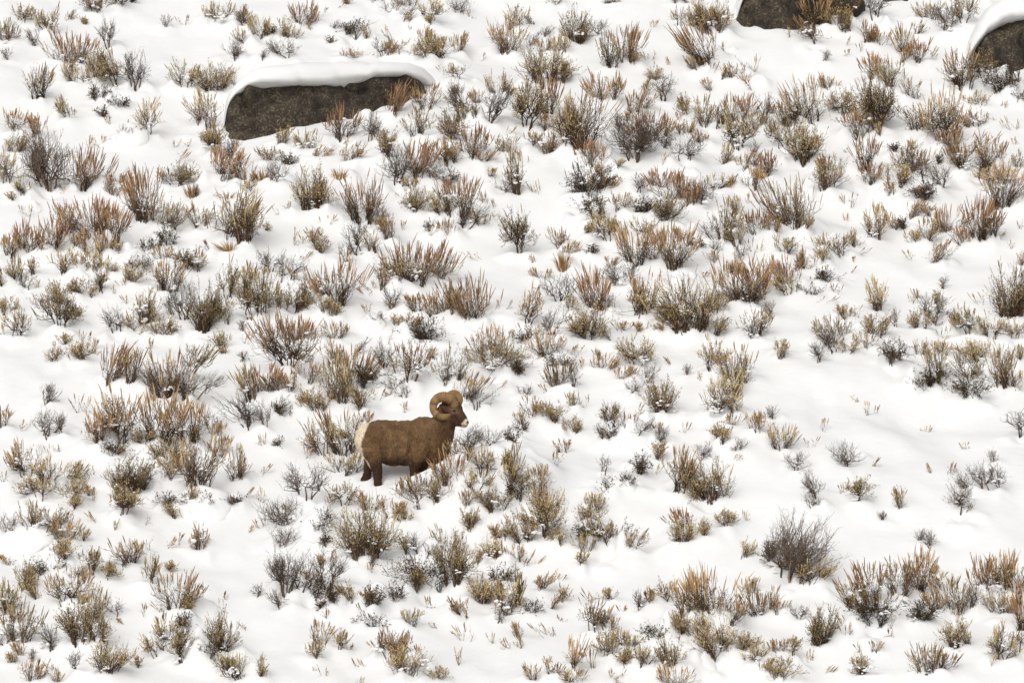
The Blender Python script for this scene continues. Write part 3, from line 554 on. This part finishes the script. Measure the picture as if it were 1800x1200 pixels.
    if nst:
        so = P[pi, 4] * 0.6 + P[pi, 5] * 0.4 + rng.normal(0, 0.02, (nst, 3)) * np.array([1, 1, 0.4])
        rr = np.hypot(so[:, 0] / max(rx, .01), so[:, 1] / max(ry, .01))
        L = np.clip(H * (0.44 if kind in 'rt' else 0.36) * rng.uniform(0.5, 1.15, nst), 0.10, 0.36)
        L = np.minimum(L, np.maximum(0.06, H * 1.03 - so[:, 2]))
        sdv = unit(np.stack([so[:, 0] / max(rx, .01) * 0.45, so[:, 1] / max(ry, .01) * 0.3, np.ones(nst)], 1) + rng.normal(0, 0.13, (nst, 3)))
        bend = rng.normal(0, 0.05, (nst, 3)) * L[:, None]
        ts = np.array([0, 0.34, 0.52, 0.78, 1.0])
        SP = so[:, None] + sdv[:, None] * (L[:, None] * ts)[:, :, None] + bend[:, None] * (ts ** 2)[None, :, None]
        SR = rng.uniform(0.0055, 0.0098, nst)[:, None] * np.array([0.3, 0.38, 1.0, 0.85, 0.15])
        st.append(tubes(shear(SP), SR, 3))
        # ragged bracts on each spike
        m = nst * 4; pi2 = rng.integers(0, nst, m); f = rng.uniform(0.4, 0.95, m)[:, None]
        bo = SP[pi2, 1] * (1 - f) + SP[pi2, 4] * f
        st.append(leaves(shear(bo), unit(sdv[pi2] + rng.normal(0, 0.35, (m, 3))), rng.uniform(0.018, 0.03, m), rng.uniform(0.004, 0.007, m), rng))
    if kind == 'g':
        n = int(90 * A ** 0.6) + 12
        a = rng.uniform(0, 6.283, n); r = np.sqrt(rng.uniform(0, 1, n))
        b0 = np.stack([np.cos(a) * r * rx * 0.35, np.sin(a) * r * ry * 0.35, np.full(n, -0.03)], 1)
        e = np.stack([np.cos(a) * r * rx, np.sin(a) * r * ry, H * rng.uniform(0.45, 1, n) * (1 - 0.35 * r)], 1)
        mid = b0 * 0.5 + e * 0.5 + np.array([0, 0, 0.12]) * H
        st.append(tubes(shear(np.stack([b0, mid, e], 1)), np.full((n, 3), 0.0042) * np.array([1, 0.9, 0.3]), 3))
    if 0 < nst < 40 or kind in 'od': lf, st = lf + st, []
    bv = stack([tubes(shear(p), r_, 4 if i == 1 else 3) for i, (p, r_) in enumerate(br)])
    return bv, stack(lf), stack(st)

MATS = dict(o=(M_BRANCH, M_OLIVE, M_TAN), m=(M_BRANCH, M_OLIVE, M_TAN), r=(M_BRANCH, M_TANLEAF, M_RUST), b=(M_GREYTWIG, M_OLIVE, M_TAN),
            d=(M_TANGLE, M_DARKLEAF, M_RUST), t=(M_BRANCH, M_TANLEAF, M_TAN), g=(M_GOLD, M_OLIVE, M_GOLD))
LOOKS_TAN = "pale straw-stalked sagebrush"
LOOK = dict(o="leafy olive sagebrush", m="tan-stalked olive sagebrush", r="rust-stalked sagebrush", b="bare dark-twigged shrub", d="dark tangled sagebrush", g="golden dry grass tuft", t="sparse tan sprig")
NAME = dict(o="sagebrush", m="sagebrush", r="sagebrush", d="sagebrush", t="sagebrush", b="bare_shrub", g="grass_tuft")
CAT = dict(sagebrush="sagebrush", bare_shrub="shrub", grass_tuft="grass tuft")
GROUP = dict(sagebrush="sagebrush growing through the snow", bare_shrub="bare shrubs in the snow", grass_tuft="dry grass tufts in the snow")

FOOT = land(SX, SY, ground)
area = SW * SH
order = np.argsort(-area)
rank = {}
single = np.zeros(len(SHRUBS), bool)
LIMIT = dict(sagebrush=300, bare_shrub=90, grass_tuft=10)
for k in order:
    nm = NAME[SK[k]]
    if SK[k] == 't': continue
    if rank.get(nm, 0) < LIMIT[nm] and area[k] > 160:
        rank[nm] = rank.get(nm, 0) + 1; single[k] = True

STUFF = {}
CLUMPS = []
def snow_in(k, W, H, base, rng):
    """snow caught among the branches"""
    kd = SK[k]
    if kd in 'tg' or W < 0.2: return
    n = rng.poisson(dict(o=3.2, m=2.6, r=1.6, b=1.3, d=4.5)[kd] * min(W / 0.45, 1.7))
    for _ in range(n):
        a, r = rng.uniform(0, 6.28), math.sqrt(rng.uniform(0.02, 1)) * 0.85
        z = H * rng.uniform(0.02, 0.42) * (1.3 if kd == 'd' else 1)
        at_ = base + np.array([math.cos(a) * r * W / 2 + SHRUBS[k][5] * z, math.sin(a) * r * W * 0.42 - 0.03, z])
        s = rng.uniform(0.010, 0.026)
        for _ in range(rng.integers(2, 8)):
            e = s * rng.uniform(0.4, 1.1)
            V, F = lump(e * rng.uniform(0.9, 1.7), e, e * rng.uniform(0.5, 1.1), rng)
            CLUMPS.append((V + at_ + rng.normal(0, 1, 3) * np.array([1.7, 1.0, 0.8]) * s, F))

# a litter of small sprigs between the shrubs
rngs = np.random.default_rng(77)
for q in range(260):
    k = rngs.integers(0, len(SHRUBS))
    x, y = FOOT[k, 0] + rngs.normal(0, 0.3), FOOT[k, 1] + rngs.normal(0, 0.45)
    if abs(x) > 8.3 or not -10.5 < y < 14 or (abs(x - RAM_X) < 0.8 and abs(y - RAM_Y) < 0.6): continue
    if FOOT[k, 0] > 2.6 and -5.5 < FOOT[k, 1] < 0.5: continue
    kd = rngs.choice(list('ttttmmbro'))
    H = rngs.uniform(0.08, 0.26); W = H * rngs.uniform(0.4, 1.1)
    for (V, F), m in zip(shrub_parts(kd, W, H, rngs.normal(0, 0.25), np.random.default_rng(9000 + q)), MATS[kd]):
        if len(V): STUFF.setdefault(m.name, (m, []))[1].append((V + np.array([x, y, gz(x, y)]), F))

for k in range(len(SHRUBS)):
    kd, px, py, w, h, lean = SHRUBS[k]
    rng = np.random.default_rng(1000 + k)
    sc = FPX / (FOOT[k, 1] + DIST)
    grow = 0.86 if kd == 'b' and w > 100 else 1.0
    W, H = w / sc * 1.24 * grow, h / sc * 1.14 * grow
    base = FOOT[k].copy()
    base[1] += 0.05 + 0.12 * W
    base[2] = gz(base[0], base[1]) - rng.uniform(0, 0.05) * min(1, H / 0.4)
    parts = shrub_parts(kd, W, H, lean, rng)
    mats = MATS[kd]
    if kd == 'r' and rng.random() < (0.1 if py < 480 else 0.3 if py < 650 else 0.6): mats = (M_BRANCH, M_TANLEAF, M_TAN)
    if kd == 'm' and rng.random() < 0.3: mats = (M_BRANCH, M_TANLEAF, M_TAN)
    if kd == 'm' and rng.random() < 0.18: mats = (mats[0], mats[1], M_RUST)
    if single[k]:
        nm = NAME[kd]
        t = empty(nm, base)
        size = "tall " if H > 0.62 else "low " if H < 0.3 else ""
        size += "broad " if W > 1.5 * H and W > 0.4 else "narrow " if W < 0.5 * H else ""
        if abs(lean) >= 0.3: size += ("right" if lean > 0 else "left") + "-leaning "
        lab = f"{size}{LOOKS_TAN if kd == 'r' and mats[2] is M_TAN else LOOK[kd]}, {where(px, py - h / 2)}"
        head_ = lab[len(size):].split(', ', 1)[0]
        while size and len(re.findall(r'[A-Za-z]+|[0-9.]+', lab)) > 14: size = " ".join(size.split()[:-1]); size += " " if size else ""; lab = f"{size}{head_}, {lab.split(', ', 1)[1]}"
        if kd == 'b' and w > 100: lab = "largest bare bush, round dense twiggy crown on a thick dark trunk, lower right"
        tag(t, lab, CAT[nm], GROUP[nm])
        for pn, (V, F), m in zip(("woody_frame", "foliage", "seed_spray"), parts, mats):
            if len(V): link_mesh(pn, V, F, m, t)
        snow_in(k, W, H, base, rng)
    else:
        for (V, F), m in zip(parts, mats):
            if len(V): STUFF.setdefault(m.name, (m, []))[1].append((V + base, F))
vs, fs, ms, off = [], [], [], 0
for i, (m, lst) in enumerate(STUFF.values()):
    V, F = stack(lst); vs.append(V); fs.append((F + off, i)); ms.append(m); off += len(V)
tag(link_mesh("dry_sprigs", np.concatenate(vs), fs, ms), "scattered small dry sprigs and twigs poking through the snow", "sprigs", None, "stuff")
V, F = stack(CLUMPS)
tag(link_mesh("clinging_snow", V, F, M_SNOW, smooth=True), "small clumps of snow caught among the shrub branches", "snow", None, "stuff")

# snow pillows over the low shrubs
for i, (px, py, w, h) in enumerate(PILLOW):
    rng = np.random.default_rng(50 + i)
    x, y, rx, hz = PIL_AT[i]
    g = gz(x, y)
    top = -(py - h - 600) / FPX * (y + DIST)
    rz = float(np.clip(top - g, 0.06, min(0.3, rx * 0.7))) * 1.2
    c = np.array([x, y, g - 0.28 * rz])
    V, F = lump(rx, rx * 0.85 + 0.03, rz, rng, True)
    nz = np.clip(ICO_V[:, 2], 0, 1)
    V[:, :2] *= (1 + 0.16 * (1 - nz) ** 2.0)[:, None]
    V[:, :2] += (0.07 * rx * noise(V[:, :1] / rx * 2.2 + i, V[:, 1:2] / rx * 2.2, 61))
    zg = ground(V[:, 0] + x, V[:, 1] + y)                       # it follows the snow it lies on
    V[:, 2] = zg - c[2] + np.where(ICO_V[:, 2] > 0, np.maximum(V[:, 2], 0) * 0.8, -0.05)
    o = link_mesh("snow_pillow", V, F, M_SNOW, smooth=True, loc=c)
    size = "large " if w > 45 else "small " if w < 22 else ""
    tag(o, f"{size}rounded snow pillow, {where(px, py - h / 2)}", "snow", "snow pillows over the shrubs")

# ------------------------------------------------------------------ bighorn ram
def build_ram():
    d = RAM_Y + DIST
    S = FPX / d * 6                                   # close-up pixels (six times the photo) per metre
    RX0 = (600 + 650 / 6 - 900) / FPX * d
    RZ0 = -(670 + 1085 / 6 - 600) / FPX * (d - 0.1)
    root = empty("bighorn_ram", (RX0, RAM_Y, RZ0))
    tag(root, "brown bighorn ram with curled horns and white rump standing in the snow", "ram")
    TH, PIV = R(32), np.array([(1150 - 650) / S, 0, (1085 - 380) / S])
    def p(zx, zy, y=0.0): return np.array([(zx - 650) / S, y, (1085 - zy) / S])
    def head(zx, zy, ly=0.0):
        """a point of the head seen at (zx, zy), ly metres to the far side of its own middle"""
        ax, az = (zx - 650) / S - PIV[0], (1085 - zy) / S
        lx = (ax - ly * math.sin(TH)) / math.cos(TH)
        return np.array([PIV[0] + lx * math.cos(TH) + ly * math.sin(TH), -lx * math.sin(TH) + ly * math.cos(TH), az])
    parts = []
    def ell(c, rx, ry, rz, rot=0.0, fine=True):
        V = ICO_V * np.array([rx, ry, rz])
        if rot:
            ca, sa = math.cos(rot), math.sin(rot)
            V = np.stack([V[:, 0] * ca - V[:, 2] * sa, V[:, 1], V[:, 0] * sa + V[:, 2] * ca], 1)
        parts.append((V + c, ICO_F))
    def cap(a, b, ra, rb, n=8, ys=1.0):
        for t in np.linspace(0, 1, n):
            r = ra + (rb - ra) * t
            parts.append((ICO_V * np.array([r, r * ys, r]) + a * (1 - t) + b * t, ICO_F))
    k = 1 / S
    ell(p(285, 615), 146 * k, 0.190, 180 * k)
    ell(p(400, 610), 190 * k, 0.215, 205 * k)
    ell(p(540, 660), 200 * k, 0.238, 244 * k)
    ell(p(470, 600), 200 * k, 0.205, 195 * k)
    ell(p(570, 570), 210 * k, 0.17, 158 * k)
    ell(p(690, 655), 240 * k, 0.238, 246 * k)
    ell(p(860, 610), 200 * k, 0.225, 226 * k)
    ell(p(985, 655), 178 * k, 0.205, 222 * k)
    ell(p(865, 470), 160 * k, 0.105, 98 * k, 0.05)
    ell(p(1080, 640), 90 * k, 0.14, 150 * k, -0.25)
    cap(p(960, 580), p(1120, 420), 172 * k, 100 * k, 9, 0.92)
    cap(p(1090, 600), p(1140, 440), 95 * k, 70 * k, 6, 1.0)
    # head
    cap(p(1035, 410), p(1078, 285), 78 * k, 60 * k, 6, 0.8)
    ell(head(1226, 272), 50 * k, 0.062, 50 * k)
    ell(head(1240, 300), 36 * k, 0.05, 50 * k)
    cap(p(1010, 470), p(1105, 340), 100 * k, 66 * k, 7, 0.8)
    cap(head(1140, 370), head(1215, 300), 84 * k, 70 * k, 5, 0.92)
    cap(head(1218, 318), head(1292, 414), 66 * k, 47 * k, 7, 0.82)
    cap(head(1165, 400), head(1270, 450), 74 * k, 34 * k, 7, 0.75)
    ell(head(1306, 436), 40 * k, 0.044, 44 * k)
    ell(head(1296, 470), 36 * k, 0.034, 22 * k)
    for s in (-1, 1):
        ell(head(1190, 298, s * 0.062), 34 * k, 0.030, 22 * k)           # brow over the eye
        cap(head(1128, 308, s * 0.085), head(1062, 268, s * 0.115), 42 * k, 20 * k, 7, 0.7)   # ear
    # near hind leg
    ell(p(335, 700, -0.130), 122 * k, 0.105, 200 * k, 0.12)
    cap(p(345, 800, -0.105), p(380, 925, -0.105), 94 * k, 60 * k, 7, 0.78)
    cap(p(380, 925, -0.105), p(386, 1030, -0.105), 58 * k, 47 * k, 6, 0.8)
    cap(p(386, 1030, -0.105), p(392, 1135, -0.105), 46 * k, 48 * k, 6, 0.85)
    # far hind leg, set back
    ell(p(320, 720, 0.10), 105 * k, 0.10, 170 * k, 0.1)
    cap(p(310, 800, 0.09), p(288, 910, 0.07), 78 * k, 48 * k, 7, 0.8)
    cap(p(288, 910, 0.07), p(262, 1010, 0.055), 47 * k, 44 * k, 6, 0.85)
    cap(p(262, 1010, 0.055), p(228, 1110, 0.05), 48 * k, 52 * k, 5, 0.85)
    # front legs
    ell(p(835, 690, -0.165), 118 * k, 0.085, 190 * k, -0.25)
    cap(p(795, 790, -0.14), p(768, 900, -0.105), 86 * k, 58 * k, 7, 0.78)
    cap(p(768, 900, -0.105), p(764, 1010, -0.105), 54 * k, 42 * k, 6, 0.85)
    cap(p(764, 1010, -0.105), p(764, 1120, -0.105), 41 * k, 44 * k, 5, 0.85)
    cap(p(880, 790, 0.13), p(850, 930, 0.12), 82 * k, 52 * k, 7, 0.8)
    cap(p(850, 930, 0.12), p(845, 1100, 0.12), 48 * k, 42 * k, 6, 0.85)
    # tail
    cap(p(160, 560), p(134, 640), 22 * k, 15 * k, 5)
    V, F = stack(parts)
    tmp = link_mesh("ram_source", V, F, M_SNOW)
    rm = tmp.modifiers.new("remesh", 'REMESH'); rm.mode = 'VOXEL'; rm.voxel_size = 0.0105
    sm = tmp.modifiers.new("smooth", 'SMOOTH'); sm.factor = 0.6; sm.iterations = 6
    bpy.context.view_layer.update()
    dg = bpy.context.evaluated_depsgraph_get()
    me = bpy.data.meshes.new_from_object(tmp.evaluated_get(dg))
    bpy.data.objects.remove(tmp)
    n = len(me.vertices)
    co = np.zeros(n * 3, np.float32); me.vertices.foreach_get("co", co); co = co.reshape(n, 3).astype(float)
    no = np.zeros(n * 3, np.float32); me.vertices.foreach_get("normal", no); no = no.reshape(n, 3)
    zx, zy = co[:, 0] * S + 650, 1085 - co[:, 2] * S
    Y = co[:, 1]
    # coat relief: muscle and tufted winter hair
    fur = 0.0035 * noise(zx / 60 + Y * 9, zy / 45, 31) + 0.004 * noise(zx / 22 + Y * 20, zy / 34 + Y * 11, 32) + 0.0035 * noise(zx / 10 + Y * 40, zy / 18, 33)
    crease = 0.030 * np.exp(-((zx - (455 + (zy - 640) * 0.05)) / 24) ** 2) * np.clip((zy - 480) / 120, 0, 1)
    crease += 0.032 * np.exp(-((zx - (715 + np.abs(zy - 760) * 0.25)) / 22) ** 2) * np.clip((zy - 600) / 120, 0, 1)
    body = (zx < 1120)
    co = co + no * ((fur * np.where(body, 1, 0.35)) - crease * (zy < 900) * np.clip(np.abs(Y) / 0.12, 0, 1))[:, None]
    me.vertices.foreach_set("co", co.astype(np.float32).ravel())
    # coat colours, by region of the animal
    C = np.tile(np.array(lin(108, 84, 60)[:3]), (n, 1))
    def mix(mask, col):
        nonlocal C
        mk = np.clip(mask, 0, 1)[:, None]; C = C * (1 - mk) + np.array(col[:3]) * mk
    j = 26 * noise(zx / 30 + Y * 8, zy / 30, 41) + 12 * noise(zx / 10, zy / 12 + Y * 30, 42)
    sstep = lambda a, b, v: np.clip((v - a) / (b - a), 0, 1)
    mix(0.55 * sstep(0.1, 0.7, noise(zx / 90 + Y * 5, zy / 70, 43)), lin(82, 60, 41))
    mix(0.5 * sstep(0.2, 0.8, noise(zx / 40 + Y * 9, zy / 60, 44)), lin(138, 108, 76))
    mix(0.75 * sstep(930, 1060, zx + j) * sstep(330, 560, zy), lin(82, 58, 41))              # darker neck and chest
    mix(0.9 * sstep(800, 900, zy + j), lin(54, 38, 29))                                      # dark legs
    mix(0.7 * sstep(770, 860, zy + j) * sstep(430, 520, zx) * sstep(730, 660, zx), lin(60, 40, 28))
    bound = np.interp(zy, [380, 430, 520, 640, 740, 800, 860, 930], [312, 300, 262, 216, 222, 248, 288, 312])
    mix(sstep(10, -10, zx - bound + j * 0.15) * sstep(975, 900, zy) * np.where(zy > 800, sstep(0.02, -0.02, Y), 1), lin(224, 206, 180))
    mix(sstep(28 * k, 14 * k, np.abs(Y)) * sstep(178, 158, zx + (zy - 560) * 0.3) * sstep(540, 565, zy) * sstep(665, 645, zy), lin(58, 40, 30))
    mix(sstep(886, 902, zy + j * 0.2) * (zx > 440) * (zx < 715) * (zy < 935), lin(160, 128, 92))
    # face
    hd = sstep(1135, 1165, zx + j * 0.2) * (zy < 505)
    mix(hd * 0.85, lin(74, 53, 41))
    nosey = np.interp(zx, [1230, 1300, 1345], [420, 398, 400])
    mix(hd * sstep(-9, 9, zx - (1266 + np.maximum(0, 447 - zy) * 0.95) + j * 0.3) * (zy > 380), lin(226, 206, 178))
    mix(hd * np.exp(-((zx - 1338) / 17) ** 2 - ((zy - 432) / 13) ** 2) * 1.6, lin(26, 20, 20))
    mix(hd * np.exp(-((zy - (468 + (zx - 1300) * 0.25)) / 6) ** 2) * (zx > 1262), lin(50, 36, 30))
    mix(hd * np.exp(-((zx - 1188) / 40) ** 2 - ((zy - 318) / 26) ** 2) * 0.8, lin(160, 128, 98))
    mix(sstep(1150, 1120, zx) * sstep(1040, 1060, zx) * (zy < 345) * (zy > 225) * (np.abs(Y) > 0.02) * 0.9, lin(70, 52, 44))
    at = me.attributes.new("coat", 'FLOAT_COLOR', 'POINT')
    at.data.foreach_set("color", np.concatenate([C, np.ones((n, 1))], 1).astype(np.float32).ravel())
    m, nn, ll, pp = base_mat("ram_coat", 0.9, 0.1)
    a = nn.new("ShaderNodeAttribute"); a.attribute_name = "coat"
    tc = nn.new("ShaderNodeTexCoord"); mp = nn.new("ShaderNodeMapping"); mp.inputs['Scale'].default_value = (70, 70, 28)
    nz = nn.new("ShaderNodeTexNoise"); nz.inputs['Scale'].default_value = 1; nz.inputs['Detail'].default_value = 5
    ll.new(tc.outputs['Object'], mp.inputs[0]); ll.new(mp.outputs[0], nz.inputs['Vector'])
    mr = nn.new("ShaderNodeMapRange"); mr.inputs[1].default_value, mr.inputs[2].default_value = 0.3, 0.7; mr.inputs[3].default_value, mr.inputs[4].default_value = 0.65, 1.35
    ll.new(nz.outputs[0], mr.inputs[0])
    hs = nn.new("ShaderNodeHueSaturation"); ll.new(a.outputs['Color'], hs.inputs['Color']); ll.new(mr.outputs[0], hs.inputs['Value'])
    ll.new(hs.outputs[0], pp.inputs['Base Color'])
    bp = nn.new("ShaderNodeBump"); bp.inputs['Strength'].default_value = 1.0; bp.inputs['Distance'].default_value = 0.012
    ll.new(nz.outputs[0], bp.inputs['Height']); ll.new(bp.outputs[0], pp.inputs['Normal'])
    me.materials.clear(); me.materials.append(m)
    me.polygons.foreach_set("use_smooth", np.ones(len(me.polygons), bool))
    bo = bpy.data.objects.new("body", me); COL.objects.link(bo); bo.parent = root
    # horns
    hm, nn, ll, pp = base_mat("ridged_horn", 0.6, 0.3)
    a = nn.new("ShaderNodeAttribute"); a.attribute_name = "ring"
    cr = nn.new("ShaderNodeValToRGB")
    for e, (ps, c) in zip((cr.color_ramp.elements[0], cr.color_ramp.elements[1]), ((0, lin(74, 56, 36)), (1, lin(158, 124, 80)))): e.position, e.color = ps, c
    ll.new(a.outputs['Fac'], cr.inputs[0]); ll.new(cr.outputs[0], pp.inputs['Base Color'])
    NA, NS = 150, 20
    for s in (-1, 1):
        t = np.linspace(-6, 314 if s < 0 else 250, NA)
        Rc = np.interp(t, [-6, 25, 50, 90, 180, 270, 314], [122, 134, 112, 100, 97, 110, 112]) 
        rad = np.interp(t, [-6, 25, 50, 90, 180, 270, 300, 314], [40, 52, 57, 56, 44, 37, 27, 12]) / S * (1 if s < 0 else np.interp(t, [200, 250], [1, 0.35]))
        ly = np.interp(t, [-6, 25, 60, 120, 180, 250, 314], [0.03, 0.055, 0.095, 0.145, 0.17, 0.185, 0.22]) * s
        ctr = np.array([head(1068 + r_ * math.cos(R(a_)), 268 - r_ * math.sin(R(a_)), 0) for a_, r_ in zip(t, Rc)])
        near = np.array([head(1068 + r_ * math.cos(R(a_)), 268 - r_ * math.sin(R(a_)), -abs(l_)) for a_, r_, l_ in zip(t, Rc, ly)])
        if s < 0: P = near
        else:                                        # mirrored in the head's own middle plane
            nrm = np.array([math.sin(TH), math.cos(TH), 0])
            P = near - 2 * ((near - PIV) @ nrm)[:, None] * nrm
            P[:, 2] += 0.022
        T = unit(np.gradient(P, axis=0))
        side = np.array([math.sin(TH), math.cos(TH), 0]); Bn = unit(side - (T @ side)[:, None] * T); An = np.cross(T, Bn)
        al = np.cumsum(np.r_[0, np.linalg.norm(np.diff(P, axis=0), axis=1)])
        rg = 0.5 + 0.5 * np.sin(al * 2 * math.pi / 0.021 + 2.5 * np.sin(al * 17)); big = np.exp(-((al[:, None] - np.array([0.16, 0.3, 0.42, 0.52, 0.6])) / 0.006) ** 2).max(1)
        rr = rad * (1 + 0.022 * (rg - 0.5) - 0.035 * big)
        th = np.arange(NS) * 2 * math.pi / NS
        V = P[:, None] + An[:, None] * (np.cos(th)[None, :, None] * rr[:, None, None]) + Bn[:, None] * (np.sin(th)[None, :, None] * rr[:, None, None] * 0.78)
        V = V.reshape(-1, 3)
        I = np.arange(NA * NS).reshape(NA, NS); J = np.roll(I, -1, axis=1)
        F = np.stack([I[:-1], J[:-1], J[1:], I[1:]], -1).reshape(-1, 4)
        tipc = len(V); V = np.concatenate([V, P[-1:] + T[-1] * 0.008])
        tri = np.stack([I[-1], J[-1], np.full(NS, tipc)], -1)
        h = link_mesh("horn", V, [(F, 0), (tri, 0)], hm, root, smooth=True)
        val = np.repeat(np.clip(0.5 + 0.28 * rg - 0.4 * big + 0.3 * noise(al * 20, al * 0 + s, 51), 0, 1), NS)
        val = np.clip(val + 0.25 * noise(np.arange(len(val)) * 0.37, np.arange(len(val)) * 0.011, 52), 0, 1)
        ra = h.data.attributes.new("ring", 'FLOAT', 'POINT'); ra.data.foreach_set("value", np.r_[val, 0.5].astype(np.float32))
    # eyes
    em, nn, ll, pp = base_mat("dark_eye", 0.2, 0.5); pp.inputs['Base Color'].default_value = lin(30, 20, 14)
    for s in (-1, 1):
        V = ICO_V * np.array([0.021, 0.018, 0.015]) + head(1190, 312, s * 0.083)
        link_mesh("eye", V, ICO_F, em, root, smooth=True)
build_ram()
